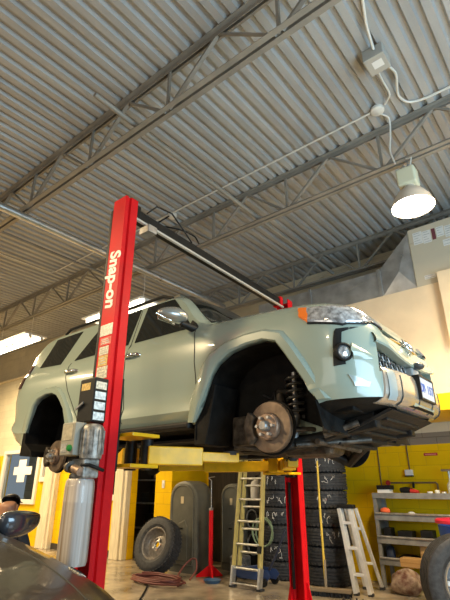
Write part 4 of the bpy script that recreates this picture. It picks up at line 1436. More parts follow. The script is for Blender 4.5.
def chalk(root, loc, ang, zc, kind):
    """scrawled chalk strokes on the tread; the writing itself is unreadable in the photograph"""
    rnd = random.Random(kind)
    mb = MB()
    for k in range(rnd.randint(3, 5)):
        a0 = ang + (k - 2) * .16 + rnd.uniform(-.03, .03)
        pts = []
        a, z = a0, zc + rnd.uniform(-.02, .05)
        for i in range(7):
            pts.append((.379 * math.cos(a), .379 * math.sin(a), z))
            t = rnd.random() * 6.28
            a += .05 * math.cos(t)
            z = max(zc - .07, min(zc + .08, z + .04 * math.sin(t)))
        mb.tube([Vector(p) for p in pts], .004, 4)
    o = mb.build('chalk_mark', M['chalk'], None)
    o.parent = root
    return o


first = True
for sname, sx, sy, gid, where in (('left', -4.43, 6.93, 'tyres of the left stack', 'in the left stack, behind the yellow ladder'), ('right', -3.66, 6.93, 'tyres of the right stack', 'in the right stack, behind the yellow broom handle')):
    for k in range(7):
        n = {0: 'bottom black tyre', 6: 'topmost black tyre', 3: 'black tyre at half height'}.get(k)
        if n is None:
            n = {1: 'second black tyre from the floor', 2: 'third black tyre from the floor', 4: 'fifth black tyre from the floor', 5: 'second black tyre from the top'}[k]
        lab = n + ' ' + where
        loc = (sx + random.uniform(-.012, .012), sy + random.uniform(-.012, .012), .125 + .2505 * k)
        if first:
            t = proto
            t.location = loc
            t['label'] = lab
            t['group'] = gid
            first = False
        else:
            t = copy_tree(proto, loc, None, lab, gid)
        # keep one chalk mark at most per tyre (copies of the first have none yet)
        t.rotation_euler = (0, 0, random.uniform(0, 6))
        t['_k'] = k
for t in [o for o in COL.objects if o.parent is None and '_k' in o.keys()]:
    k = t['_k']
    del t['_k']
    if k in ((1, 3, 4, 5, 6) if t.location.x < -4 else (2, 3, 4, 5, 6)):
        ang = math.atan2(-.69 if t.location.x > -4 else -.8, .50 if t.location.x > -4 else .28)
        chalk(t, t.location, ang - t.rotation_euler[2], 0, k + int(abs(t.location.x) * 10))

# big tyre with an alloy rim at the right edge
def wheel(name, label, R, W, rim_r, kind):
    root = thing(name, label, 'wheel', (0, 0, 0))
    (tyre_mb(R, W, rim_r, 5) if kind == 'alloy' else tread_blocks(tyre_mb(R, W, rim_r, 5), R, W, 44)).build('tyre', M['rubber'], root, smooth=28)
    h = W / 2
    if kind == 'alloy':
        m1 = mat('pale_alloy', (.55, .55, .54), .3, .85)
        m2 = mat('dark_alloy', (.12, .12, .125), .35, .6)
        rim = MB().lathe([(rim_r + .012, h * .80), (rim_r + .004, h * .86), (rim_r - .012, h * .80), (rim_r - .02, h * .55), (rim_r - .03, 0), (rim_r - .02, -h * .7), (rim_r + .01, -h * .8), (rim_r + .01, 0)], n=48, close=True).build('rim', m1, root, smooth=40)
        MB().lathe([(rim_r - .03, h * .1), (.05, h * .12), (.05, h * .05), (rim_r - .03, 0)], n=40, close=True).build('rim_barrel', m2, rim, smooth=40)
        for i in range(6):
            a = 2 * PI * i / 6
            d = Vector((math.cos(a), math.sin(a), 0))
            sp = MB().bar(d * .05 + V(0, 0, h * .58), d * (rim_r - .015) + V(0, 0, h * .62), .045, .03, (0, 0, 1))
            sp.build('spoke', m1, root, bevel=.006)
        MB().lathe([(.07, h * .4), (.07, h * .62), (.035, h * .66), (0, h * .66)], n=24).build('wheel_centre', m2, root, smooth=40)
    else:
        m1 = mat('grey_steel_rim', (.24, .22, .20), .4, .55, noise=(20, .3))
        rim = MB().lathe([(rim_r + .012, h * .80), (rim_r + .002, h * .84), (rim_r - .014, h * .74), (rim_r - .025, h * .2), (rim_r - .045, -h * .1), (rim_r - .075, -h * .05), (.10, h * .15), (.085, h * .05), (.06, 0), (.045, -h * .1), (.045, -h * .2), (.085, -h * .05), (.11, h * .05), (rim_r - .08, -h * .15), (rim_r - .03, -h * .2), (rim_r + .01, -h * .8), (rim_r + .01, 0)], n=48, close=True)
        rim = rim.build('rim', m1, root, smooth=40)
        MB().lathe([(.062, h * .0), (.062, h * .12), (.05, h * .16), (.04, h * .1)], n=24, close=True).build('centre_ring', M['alu'], rim, smooth=40)
        for i in range(5):
            a = 2 * PI * i / 5
            MB().lathe([(.016, h * .06), (.016, h * .2), (.008, h * .2)], (.078 * math.cos(a), .078 * math.sin(a), 0), (0, 0, 1), 8).build('bolt_hole_boss', M['alu'] if i % 2 else M['hub'], rim)
    return root


wr = wheel('spare_wheel', 'large tyre with a pale alloy rim cut off by the right edge', .43, .27, .255, 'alloy')
wr.location = (-1.42, 5.54, .43)
wr.rotation_euler = Vector((.62, -.78, 0)).to_track_quat('Z', 'Y').to_euler()
wl = wheel('spare_wheel', 'tyre on a grey steel rim leaning against the grey storage case', .41, .25, .235, 'steel')
tl_ = math.radians(19)
nrm_ = Vector((.10, -.96 * math.cos(tl_), math.sin(tl_))).normalized()
wl.rotation_euler = nrm_.to_track_quat('Z', 'Y').to_euler()
wl.location = (-6.12, 5.76, .41 * math.cos(tl_) + .11 * math.sin(tl_) + .004)

# upright grey storage cases
def case_mb(w, h, r, d, y):
    pts = []
    n = 10
    for i in range(n + 1):
        a = PI - PI * i / n
        pts.append((w / 2 + (w / 2) * math.cos(a) * 1.0, h - r + r * math.sin(a)))
    return pts


def storage_case(label, x, y, w, h, d):
    root = thing('storage_case', label, 'storage case', (x + w / 2, y + d / 2, 0), 'upright storage cases')
    m1 = mat('dark_olive_grey_plastic', (.115, .112, .088), .4, noise=(5, .15))
    rings = []
    for k, yy in ((.86, y), (.97, y + .02), (1.0, y + .06), (1.0, y + d - .06), (.97, y + d - .02), (.86, y + d)):
        ring = []
        for i in range(25):
            a = PI - PI * i / 24
            ring.append((x + w / 2 + w / 2 * k * math.copysign(abs(math.cos(a)) ** .9, math.cos(a)), yy, (h - w * .48) + w * .48 * k * abs(math.sin(a)) ** .9))
        ring += [(x + w / 2 + w / 2 * k, yy, .06), (x + w / 2 + w / 2 * k * .9, yy, .0), (x + w / 2 - w / 2 * k * .9, yy, .0), (x + w / 2 - w / 2 * k, yy, .06)]
        ring.append(ring[0])
        rings.append(ring)
    mb = MB().grid(rings)
    mb.add(rings[0][:-1], [tuple(range(len(rings[0]) - 1))])
    mb.add(rings[-1][:-1], [tuple(range(len(rings[0]) - 1))])
    mb.build('shell', m1, root, smooth=35)
    # raised rim and panel on the front
    rim = [(x + w / 2 + w * .39 * math.copysign(abs(math.cos(PI - PI * i / 24)) ** .9, math.cos(PI - PI * i / 24)), y - .004, (h - w * .48) + w * .37 * abs(math.sin(PI * i / 24)) ** .9) for i in range(25)]
    rim += [(x + w * .89, y - .004, .12), (x + w * .11, y - .004, .12)]
    MB().tube(rim, .012, 6, closed=True).build('front_rim', m1, root, smooth=60)
    MB().prism([(.0, .0), (w * .40, .0), (w * .40, h * .36), (w * .3, h * .44), (.06, h * .40), (0, h * .3)], (x + w * .30, y - .008, .17), (1, 0, 0), (0, 0, 1), (0, .02, 0)).build('raised_panel', m1, root, bevel=.01)
    MB().box(x + w * .40, x + w * .54, y - .02, y, h * .46, h * .475).build('latch', M['black'], root, bevel=.003)
    MB().box(x + w * .44, x + w * .54, y - .006, y - .001, h * .74, h * .82).build('label_sticker', mat('tan_sticker', (.55, .45, .28), .5), root)
    return root


storage_case('grey rounded storage case standing on end behind the leaning tyre', -6.30, 6.16, .66, 1.40, .42)
storage_case('dark storage case standing farther back, right of the first grey case', -5.66, 6.80, .52, 1.36, .40)

# red pole stand, blue dish
st = thing('pole_stand', 'tall red pole stand with three feet beside the grey case', 'stand', (-5.28, 6.12, 0))
MB().tube([(-5.28, 6.12, .03), (-5.28, 6.12, .95)], .033, 14).build('pole', M['red'], st, smooth=60)
MB().tube([(-5.28, 6.12, .95), (-5.28, 6.12, 1.40)], .009, 8).build('rod', M['steel'], st, smooth=60)
MB().box(-5.30, -5.26, 6.09, 6.15, .95, .985).build('clamp', M['alu'], st)
MB().tube([(-5.28, 6.12, 1.40), (-5.35, 6.12, 1.44), (-5.21, 6.12, 1.46)], .009, 6).build('handle', M['steel'], st, smooth=60)
for a in (200, 320, 80):
    d = Vector((math.cos(math.radians(a)), math.sin(math.radians(a)), 0))
    MB().prism([(0, .02), (.24, 0), (.24, .02), (.05, .16), (0, .16)], Vector((-5.28, 6.12, 0)) - d.cross(V(0, 0, 1)) * .008, d, (0, 0, 1), d.cross(V(0, 0, 1)) * .016).build('leg', M['red'], st)
o = MB().lathe([(.0, .012), (.10, .012), (.13, .04), (.135, .04), (.11, 0), (0, 0)], (-5.02, 5.86, 0), (0, 0, 1), 28).build('dish', mat('blue_plastic_dish', (.04, .10, .20), .4), smooth=40)
tag(o, 'low blue dish on the floor beside the red stand foot', 'dish')

# hoses and cables on the floor
def coil(c, r, turns, z, wob, seed, n=16):
    rnd = random.Random(seed)
    pts = []
    for i in range(int(turns * n)):
        a = 2 * PI * i / n
        rr = r * (1 + wob * rnd.uniform(-1, 1)) * (1 + .12 * math.sin(a * .37 + seed))
        pts.append((c[0] + rr * 1.5 * math.cos(a), c[1] + rr * .7 * math.sin(a), z + .016 * (i / n)))
    return pts


run_pipe('air_hose', 'red-brown air hose coiled loosely on the floor below the leaning tyre', 'hose', coil((-5.62, 5.30), .30, 4.5, .016, .10, 3), .014, mat('red_brown_hose', (.16, .045, .035), .5))
run_pipe('air_hose', 'upper loop of red-brown hose resting against the grey case', 'hose', [(-5.62, 5.72, .016), (-5.66, 5.90, .14), (-5.60, 6.02, .24), (-5.50, 6.02, .24), (-5.40, 5.92, .12), (-5.36, 5.74, .016)], .014, mat('red_brown_hose_loop', (.20, .06, .045), .5))
run_pipe('floor_cable', 'black cable lying on the wet floor right of the lettered post', 'cable', [(-3.2, 2.35, .012), (-3.9, 3.1, .012), (-4.7, 4.1, .012), (-5.3, 4.8, .012), (-5.6, 5.1, .012), (-5.9, 5.25, .012)], .012, M['black'])

# fibreglass ladder
la = thing('extension_ladder', 'yellow fibreglass extension ladder with metal rungs standing upright behind the lift arm', 'ladder', (-4.36, 5.82, 0))
M['fibre'] = mat('yellow_fibreglass', (.42, .35, .125), .45, noise=(8, .14))
LT = Vector((-4.36, 6.22, 1.84))


def ladder_section(xa, xb, yo, z0, ztop):
    base = Vector((-4.36, 5.80 + yo, 0))
    dirv = (Vector((-.12, .40, 1.80))).normalized()
    for xx in (xa, xb):
        p, q = base + V(xx, 0, 0) + dirv * z0, base + V(xx * .94, 0, 0) + dirv * ztop
        MB().bar(p, q, .075, .03, (1, 0, 0)).build('rail', M['fibre'], la, bevel=.006)
    k = int((ztop - z0 - .15) / .305) + 1
    for i in range(k):
        t = z0 + .18 + .305 * i
        c = base + dirv * t
        MB().tube([c + V(xa, 0, 0), c + V(xb, 0, 0)], .017, 10).build('rung', M['alu'], la, smooth=60)


ladder_section(-.235, .235, 0, .06, 2.05)
ladder_section(-.18, .18, .055, .26, 2.0)
for xx in (-.235, .235):
    MB().box(-4.36 + xx - .04, -4.36 + xx + .04, 5.76, 5.86, 0, .03).build('foot', M['rubber'], la, bevel=.006)
    MB().bar((-4.36 + xx, 5.79, .02), (-4.36 + xx, 5.84, .26), .09, .034, (1, 0, 0)).build('foot_bracket', M['alu'], la, bevel=.004)
MB().bar((-4.58, 5.775, .06), (-4.14, 5.775, .06), .03, .015).build('stabiliser_bar', M['alu'], la, bevel=.004)
MB().bar((-4.165, 5.86, .44), (-4.165, 5.88, .53), .05, .05, (1, 0, 0)).build('rung_lock', M['black'], la, bevel=.005)

# blue trolley jack with its lever
tj = thing('trolley_jack', 'blue trolley jack behind the foot of the yellow ladder', 'jack', (-4.5, 6.2, 0))
bm_ = mat('blue_jack_paint', (.02, .045, .14), .4, coat=.2)
for s in (-1, 1):
    MB().prism([(-.36, .05), (.30, .05), (.36, .12), (.30, .18), (-.05, .20), (-.36, .12)], (-4.50, 6.20 + s * .11, .02), (1, 0, 0), (0, 0, 1), (0, .014, 0)).build('side_plate', bm_, tj)
MB().bar((-4.75, 6.20, .16), (-4.38, 6.20, .22), .08, .06).build('lift_arm', bm_, tj, bevel=.01)
MB().lathe([(.06, 0), (.06, .03)], (-4.75, 6.20, .19), (0, 0, 1), 16).build('saddle', M['steel'], tj)
for xx in (-4.78, -4.24):
    for s in (-1, 1):
        MB().lathe([(.055, 0), (.055, .035)], (xx, 6.20 + s * .14 - .0175, .055), (0, 1, 0), 16).build('wheel', M['black'], tj, smooth=40)
MB().tube([(-4.22, 6.18, .20), (-4.05, 6.16, .45), (-3.90, 6.14, .74)], [.02, .018, .016], 8).build('lever', mat('dark_blue_lever', (.03, .035, .06), .4), tj, smooth=60)

# dark clutter behind the ladder
tc = thing('tool_cart', 'black tool cart with drawers half hidden behind the yellow ladder', 'tool cart', (-5.0, 7.05, 0))
MB().box(-5.12, -4.84, 6.90, 7.3, .10, 1.10).build('body', M['black'], tc, bevel=.01)
for i in range(5):
    MB().box(-5.09, -4.87, 6.885, 6.90, .14 + i * .19, .31 + i * .19).build('drawer', M['black'], tc, bevel=.006)
for xx in (-5.06, -4.90):
    for yy in (6.95, 7.2):
        MB().lathe([(.05, -.015), (.05, .015)], (xx, yy, .05), (1, 0, 0), 14).build('caster', M['rubber'], tc)
wc = thing('fluid_canister', 'white canister on top of the black cart, left of the ladder', 'canister', (-4.98, 6.98, 1.10))
MB().lathe([(.10, 1.102), (.105, 1.13), (.105, 1.34), (.08, 1.39), (.03, 1.42), (.03, 1.46)], (-4.98, 6.98, 0), (0, 0, 1), 24).build('bottle', M['white'], wc, smooth=40)
MB().lathe([(.036, 1.45), (.036, 1.49)], (-4.98, 6.98, 0), (0, 0, 1), 16).build('cap', M['black'], wc)
pts = []
for i in range(60):
    a = 2 * PI * i / 15
    pts.append((-4.46 + (.17 + .012 * math.sin(i)) * math.cos(a), 6.40 + .05 * math.sin(i * .21) , .66 + .20 * math.sin(a)))
run_pipe('green_hose', 'pale green hose coil hanging behind the ladder rungs', 'hose', pts, .011, mat('green_hose', (.16, .22, .13), .45))
for i, (x, z, r_) in enumerate(((-4.99, .80, .11), (-4.97, .42, .12))):
    pts = [(x + (r_ + .01 * math.sin(3 * k)) * math.cos(2 * PI * k / 14), 6.855 - .008 * (k % 4), z + r_ * 1.3 * math.sin(2 * PI * k / 14)) for k in range(40)]
    run_pipe('cable_coil', ('upper', 'lower')[i] + ' grey cable coil hanging on the front of the black cart', 'cable', pts, .009, mat('grey_cable_%d' % i, (.16, .16, .15), .5))
gm_ = mat('engine_part_grey', (.13, .13, .13), .5, .4, noise=(20, .5))
ep = thing('machine_head', 'grey machine part with pulleys on the floor left of the ladder', 'machine part', (-4.98, 6.45, 0))
MB().box(-5.12, -4.84, 6.38, 6.6, 0, .30).build('block', gm_, ep, bevel=.03)
MB().lathe([(.09, 0), (.10, .02), (.08, .03), (.09, .05)], (-4.97, 6.38, .17), (0, -1, 0), 20).build('pulley', gm_, ep, smooth=40)

# push broom
br = thing('push_broom', 'push broom with a yellow handle leaning on the right tyre stack', 'broom', (-3.25, 6.1, 0))
MB().tube([(-3.30, 6.12, .09), (-3.40, 6.30, 1.0), (-3.48, 6.47, 1.66)], [.016, .016, .014], 10).build('handle', mat('yellow_handle', (.62, .43, .05), .45), br, smooth=60)
MB().tube([(-3.30, 6.12, .085), (-3.325, 6.185, .40)], .019, 10).build('handle_grip', mat('worn_grey_wood', (.22, .18, .13), .7), br, smooth=60)
MB().bar((-3.62, 6.00, .075), (-2.98, 6.18, .075), .075, .05).build('head', mat('dark_wood_head', (.22, .165, .10), .7), br, bevel=.01)
mb = MB()
for i in range(40):
    p = Vector((-3.61, 6.0, 0)).lerp(Vector((-2.99, 6.18, 0)), i / 39)
    for dy in (-.02, .02):
        mb.bar(p + V(random.uniform(-.01, .01), dy * 1.4, .002), p + V(0, dy, .055), .014, .014)
o = mb.build('bristles', M['black'], br)
o['kind'] = 'stuff'

# aluminium step ladder
sl = thing('step_ladder', 'folded aluminium step ladder between the right tyre stack and the shelving', 'ladder', (-2.95, 6.5, 0))


def slad(p0, p1, q0, q1, steps, m_, w, h, tread):
    for a, b in ((p0, q0), (p1, q1)):
        MB().bar(a, b, w, h, (1, 0, 0)).build('rail', m_, sl, bevel=.004)
    for i in range(steps):
        t = (i + .7) / (steps + .3)
        a, b = Vector(p0).lerp(Vector(q0), t), Vector(p1).lerp(Vector(q1), t)
        MB().bar(a, b, tread, .035).build('step', m_, sl, bevel=.004)


M['bright_alu'] = mat('bright_aluminium', (.78, .78, .76), .4, .45, noise=(10, .12))
slad((-3.01, 6.40, .02), (-2.84, 6.46, .02), (-3.19, 6.50, 1.02), (-3.05, 6.53, 1.02), 3, M['bright_alu'], .10, .05, .09)
slad((-3.08, 6.84, .02), (-2.88, 6.94, .02), (-3.14, 6.57, 1.02), (-3.0, 6.60, 1.02), 2, M['bright_alu'], .04, .04, .03)
MB().bar((-3.22, 6.52, 1.045), (-3.0, 6.56, 1.045), .16, .05).build('top_cap', M['black'], sl, bevel=.01)
for p in ((-3.01, 6.40), (-2.84, 6.46), (-3.08, 6.84), (-2.88, 6.94)):
    MB().box(p[0] - .03, p[0] + .03, p[1] - .035, p[1] + .035, 0, .035).build('foot', M['rubber'], sl, bevel=.005)

# grey steel shelving
sh = thing('steel_shelving', 'grey steel shelving unit with four lipped shelves against the yellow wall', 'shelf', (-2.0, 7.28, 0))
M['shelf'] = mat('grey_shelf_steel', (.30, .30, .285), .42, .5, noise=(7, .25))
SX0, SX1, SY0, SY1 = -2.93, -1.02, 7.08, 7.46
LEV = [1.19, .90, .60, .33]
for xx in (SX0, SX1 - .05):
    for yy in (SY0, SY1 - .04):
        MB().box(xx, xx + .05, yy, yy + .04, 0, 1.22).build('upright', M['shelf'], sh)
for i, z in enumerate(LEV):
    MB().box(SX0 + .005, SX1 - .005, SY0 + .005, SY1 - .005, z, z + .02).build('shelf_board', M['shelf'], sh)
    MB().box(SX0 - .002, SX1 + .002, SY0 - .012, SY0 + .004, z - .045, z + .03).build('shelf_lip', M['shelf'], sh, bevel=.004)
    if i:
        MB().tube([(SX0 + .02, SY0 - .02, z + .045), (SX1 - .02, SY0 - .02, z + .045)], .014, 8).build('lip_bead', M['alu'], sh, smooth=60)
for z0, z1 in ((.35, 1.19),):
    MB().box(SX0 + .003, SX0 + .008, SY0 + .04, SY1 - .04, z0, z1).build('end_panel', M['shelf'], sh)
T1 = LEV[0] + .021


def box_item(name, label, cat, b, m_, group=None, bevel=.006, lid=None):
    o = MB().box(*b).build(name, m_, None, bevel=bevel)
    tag(o, label, cat, group)
    if lid:
        MB().box(b[0] - .004, b[1] + .004, b[2] - .004, b[3] + .004, b[5] - .025, b[5] + .004).build('lid', lid, o, bevel=.003)
    return o


box_item('parts_box', 'white flat box under a black one, on the shelf top at its left end', 'box', (-2.87, -2.69, 7.14, 7.30, T1, T1 + .055), M['white'])
box_item('parts_box', 'black flat box lying on a white one at the left end of the shelf top', 'box', (-2.875, -2.67, 7.13, 7.31, T1 + .056, T1 + .115), M['black'])
tm_ = mat('red_tool_plastic', (.45, .03, .025), .4)
to = thing('power_tool', 'black and red hand tool lying on the shelf top right of the flat boxes', 'power tool', (-2.42, 7.2, T1))
MB().tube([(-2.54, 7.2, T1 + .045), (-2.46, 7.2, T1 + .05), (-2.36, 7.18, T1 + .042)], [.035, .045, .03], 12).build('motor_body', M['black'], to, smooth=50)
MB().tube([(-2.38, 7.17, T1 + .035), (-2.27, 7.14, T1 + .024)], [.034, .024], 10).build('handle', tm_, to, smooth=50)
spec = [(-2.12, .035, .03, M['white']), (-2.02, .03, .05, M['sticker']), (-1.93, .03, .03, M['alu']), (-1.80, .045, .035, M['steel']), (-1.70, .04, .045, M['under2']), (-1.60, .035, .03, M['steel'])]
names = ['small white tub first right of the red tool on the shelf top', 'small cream tub second right of the red tool on the shelf top', 'small bright metal tin in the middle of the shelf top', 'small steel ring part on the right half of the shelf top', 'small dark greasy part on the right half of the shelf top', 'small steel tin farthest right on the shelf top']
for (x, r_, h_, m_), nm in zip(spec, names):
    o = MB().lathe([(r_, T1), (r_ * 1.05, T1 + h_ * .8), (r_ * .9, T1 + h_), (r_ * .3, T1 + h_)], (x, 7.17, 0), (0, 0, 1), 16).build('small_part', m_, smooth=40)
    tag(o, nm, 'part', 'small parts on the shelf top')
# grinder stand / spray gun at the right end
sg = thing('spray_gun', 'pale spray gun standing at the right end of the shelf top', 'spray gun', (-1.86, 7.3, T1))
MB().lathe([(.05, T1), (.05, T1 + .12), (.02, T1 + .16), (.015, T1 + .2)], (-1.86, 7.3, 0), (0, 0, 1), 16).build('cup', M['sticker'], sg, smooth=40)
MB().tube([(-1.86, 7.3, T1 + .2), (-1.86, 7.3, T1 + .30)], .016, 8).build('handle', M['steel'], sg)
MB().tube([(-1.80, 7.3, T1 + .31), (-1.96, 7.3, T1 + .31)], [.018, .013], 8).build('nozzle', M['steel'], sg)
T2 = LEV[1] + .021
o = MB().ball((-2.80, 7.18, T2 + .05), (.075, .05, .05), 14, 8).build('orange_rag', mat('orange_cloth', (.75, .13, .04), .8), smooth=60)
tag(o, 'orange crumpled rag at the left end of the second shelf', 'rag')
o = MB().lathe([(.05, T2), (.055, T2 + .03), (.03, T2 + .05), (0, T2 + .055)], (-2.43, 7.2, 0), (0, 0, 1), 16).build('paper_cup', M['white'], smooth=40)
tag(o, 'small white upturned cup on the second shelf', 'cup')
T3, T4 = LEV[2] + .021, LEV[3] + .021
for i, (x, w, h) in enumerate(((-2.80, .10, .13), (-2.55, .20, .10), (-2.25, .16, .12))):
    box_item('tool_case', ['dark upright case at the left end of the third shelf', 'dark low case in the middle of the third shelf', 'dark case right of the middle on the third shelf'][i], 'case', (x - w / 2, x + w / 2, 7.15, 7.33, T3, T3 + h), M['black'], 'dark cases on the third shelf')
o = MB().lathe([(.06, T4), (.065, T4 + .10), (.05, T4 + .15), (.02, T4 + .17)], (-2.80, 7.2, 0), (0, 0, 1), 18).build('oil_jug', mat('dark_blue_jug', (.02, .03, .06), .4), smooth=40)
tag(o, 'dark blue jug at the left end of the lowest shelf', 'jug')
o = MB().lathe([(.14, T4), (.155, T4 + .03), (.14, T4 + .04), (.10, T4 + .06)], (-2.56, 7.28, 0), (0, 0, 1), 24).build('black_pan', M['black'], smooth=40)
tag(o, 'black shallow pan on the lowest shelf', 'pan')
M['card'] = mat('cardboard', (.46, .27, .10), .8, noise=(6, .15))
card = box_item('cardboard_box', 'brown cardboard box lying in front of the lowest shelf, over the bundle', 'box', (-2.56, -2.26, 6.86, 7.03, .31, .42), M['card'])
MB().box(-2.56, -2.26, 6.8592, 6.8598, .36, .372).build('tape', mat('brown_tape', (.38, .2, .06), .3), card)
card2 = box_item('cardboard_box', 'brown cardboard box standing on the lowest shelf behind the other', 'box', (-2.36, -2.06, 7.12, 7.36, T4, T4 + .20), M['card'])
MB().box(-2.36, -2.06, 7.119, 7.1195, T4 + .09, T4 + .102).build('tape', mat('brown_tape_2', (.38, .2, .06), .3), card2)


def lumpy(c, r, seed, amp=.12, nu=28, nv=16, flat=.0):
    rnd = random.Random(seed)
    ph = [(rnd.uniform(1, 5), rnd.uniform(1, 5), rnd.uniform(0, 6), rnd.uniform(0, 6)) for _ in range(6)]
    mb = MB().ball((0, 0, 0), 1, nu, nv)
    out = []
    for x, y, z in mb.v:
        th, fi = math.atan2(y, x), math.asin(max(-1, min(1, z)))
        k = 1 + amp * sum(math.sin(round(a) * th + p) * math.sin(b * fi + q) for a, b, p, q in ph) / 2.2
        out.append((c[0] + x * r[0] * k, c[1] + y * r[1] * k, max(c[2] + z * r[2] * k, flat)))
    mb.v = out
    return mb


bag = lumpy((-2.50, 6.84, .135), (.20, .14, .155), 5, .14, flat=.002).build('bag_bundle', mat('mottled_print_bag', (.40, .25, .17), .45, noise=(13, .6), ramp=((.11, .03, .018), (.44, .35, .26)), bump=(22, 1.0), coat=.2), smooth=60)
tag(bag, 'mottled red-brown and white plastic bundle on the floor before the shelving', 'bag')
bag2 = lumpy((-2.14, 6.95, .10), (.12, .08, .11), 9, .16, flat=.002).build('crumpled_bag', mat('dark_print_bag', (.22, .15, .10), .5, noise=(30, .6), bump=(40, .8)), smooth=60)
tag(bag2, 'darker crumpled bag between the mottled bundle and the large tyre', 'bag')

# blue bin behind the large tyre
bn = thing('waste_bin', 'blue bin with a red rim behind the large right tyre', 'bin', (-1.50, 6.1, 0))
MB().lathe([(.20, 0), (.20, .01), (.265, .90), (.255, .90), (.195, .02), (0, .02)], (-1.50, 6.1, 0), (0, 0, 1), 36).build('tub', mat('blue_bin_plastic', (.015, .07, .32), .4), bn, smooth=40)
MB().lathe([(.262, .915), (.29, .92), (.29, .95), (.275, .965), (.25, .96), (.25, .92)], (-1.50, 6.1, 0), (0, 0, 1), 36, close=True).build('rim', mat('red_bin_rim', (.60, .02, .05), .4), bn, smooth=40)

# on the yellow wall
wsb = thing('wall_switch', 'small white switch box on the yellow wall above the shelving', 'switch', (-2.475, 7.48, 1.5))
MB().box(-2.525, -2.415, 7.44, 7.499, 1.46, 1.545).build('box_body', M['white'], wsb, bevel=.006)
MB().box(-2.525, -2.415, 7.43, 7.499, 1.445, 1.462).build('base_strip', M['black'], wsb)
MB().tube([(-2.46, 7.49, 1.545), (-2.46, 7.49, 2.20)], .010, 8).build('cable', M['brown_wall'] if False else mat('brown_cable', (.12, .08, .03), .6), wsb)
run_pipe('wall_cable', 'thin brown cable running down the yellow wall left of the switch box', 'cable', [(-2.93, 7.49, 2.2), (-2.93, 7.49, 1.27)], .010, mat('brown_cable_2', (.12, .08, .03), .6))
wp = thing('wall_pipe', 'thin dark pipe with a red valve along the wall above the shelf', 'pipe', (-2.6, 7.46, 1.37))
MB().tube([(-2.80, 7.45, 1.36), (-2.1, 7.45, 1.36), (-2.08, 7.45, 1.34), (-2.08, 7.45, 1.27)], .013, 8).build('pipe_run', mat('dark_pipe', (.20, .15, .08), .5, .4), wp, smooth=60)
MB().lathe([(.035, -.02), (.04, 0), (.035, .02)], (-2.80, 7.44, 1.36), (0, 1, 0), 14).build('valve', tm_, wp, smooth=40)
MB().tube([(-2.42, 7.45, 1.36), (-2.42, 7.42, 1.29)], .018, 8).build('outlet', M['black'], wp)
o = MB().box(-2.22, -2.02, 7.496, 7.499, 1.735, 1.775).build('danger_sign', tm_)
tag(o, 'small red sticker on the yellow wall right of the switch box', 'sticker')
MB().box(-2.20, -2.04, 7.4945, 7.496, 1.750, 1.760).build('print', mat('pale_red_print', (.75, .35, .30), .5), o)
o = MB().box(-6.86, -6.79, 6.488, 6.4995, 1.28, 1.42).build('light_switch', M['white'], bevel=.004)
tag(o, 'white switch plate on the yellow column', 'switch')
MB().box(-6.84, -6.81, 6.482, 6.488, 1.33, 1.37).build('rocker', M['white'], o)
M['paper'] = mat('white_paper', (.92, .93, .93), .6)
# papers on the office window
for i, (x0, x1, z0, z1) in enumerate(((-12.50, -12.12, 1.42, 1.98), (-12.72, -11.80, 1.60, 1.80))):
    o = MB().box(x0, x1, 6.512 - i * .002, 6.5132 - i * .002, z0, z1).build('paper_notice', M['paper'])
    tag(o, ['upright white paper taped to the office window', 'wide white paper taped across the upright one on the office window'][i], 'notice', 'papers on the office window')

# storage room seen through the doorway
rk = thing('storage_rack', 'dark storage rack inside the doorway left of the yellow column', 'shelf', (-8.0, 7.6, 0))
for z in (.45, .95, 1.43, 1.9):
    MB().box(-8.7, -7.1, 7.4, 7.9, z, z + .03).build('shelf_board', M['steel'], rk)
for xx in (-8.7, -7.13):
    for yy in (7.4, 7.86):
        MB().box(xx, xx + .03, yy, yy + .04, 0, 2.1).build('upright', M['black'], rk)
items = [(-8.45, .25, .96, .2), (-8.1, .2, 1.46, .28), (-7.8, .16, .48, .3), (-8.3, .3, .48, .25), (-7.75, .22, 1.46, .2), (-7.75, .2, .98, .16)]
labs = ['dark box on the second rack level inside the doorway', 'brown box on the third rack level inside the doorway, left', 'dark box on the low rack level inside the doorway, right', 'dark box on the low rack level inside the doorway, left', 'brown box on the third rack level inside the doorway, right', 'small dark box on the second rack level inside the doorway']
for (x, w, z, h), lb in zip(items, labs):
    box_item('carton', lb, 'box', (x - w / 2, x + w / 2, 7.5, 7.75, z + .021, z + .021 + h), M['card'] if 'brown' in lb else M['black'], 'boxes on the storage rack')
# a few loose nuts on the floor near the broom
for i, (x, y) in enumerate(((-2.98, 5.95), (-2.90, 5.98), (-2.83, 6.0), (-2.94, 5.90), (-2.74, 5.98))):
    o = MB().lathe([(.022, 0), (.022, .02), (.012, .024), (.012, .05), (.006, .055)], (x, y, 0), (0, 0, 1), 6).build('lug_nut', M['under2'])
    tag(o, 'small dark lug nut loose on the floor in front of the broom head', 'nut', 'loose lug nuts')
# ---------------------------------------------------------------- dark car in the near bay
CAR_YC = .74


def car_sec(k, zb, zf, top, w=.88):
    ws = [.93, .985, .985, 1.0, 1.0, .985, .955, .90]
    ts = [0, .12, .3, .5, .7, .86, .95, 1.0]
    zr = zb + .10
    return [(0, zb), (.5 * k, zb), (.80 * w * k, zb + .03)] + [(a * w * k, zr + t * (zf - zr)) for a, t in zip(ws, ts)] + list(top)


def chood(zf, zh, k=1.0):
    return [(.72 * k, zf + (zh - zf) * .35), (.60 * k, zf + (zh - zf) * .6), (.35 * k, zh), (0, zh + .012)]


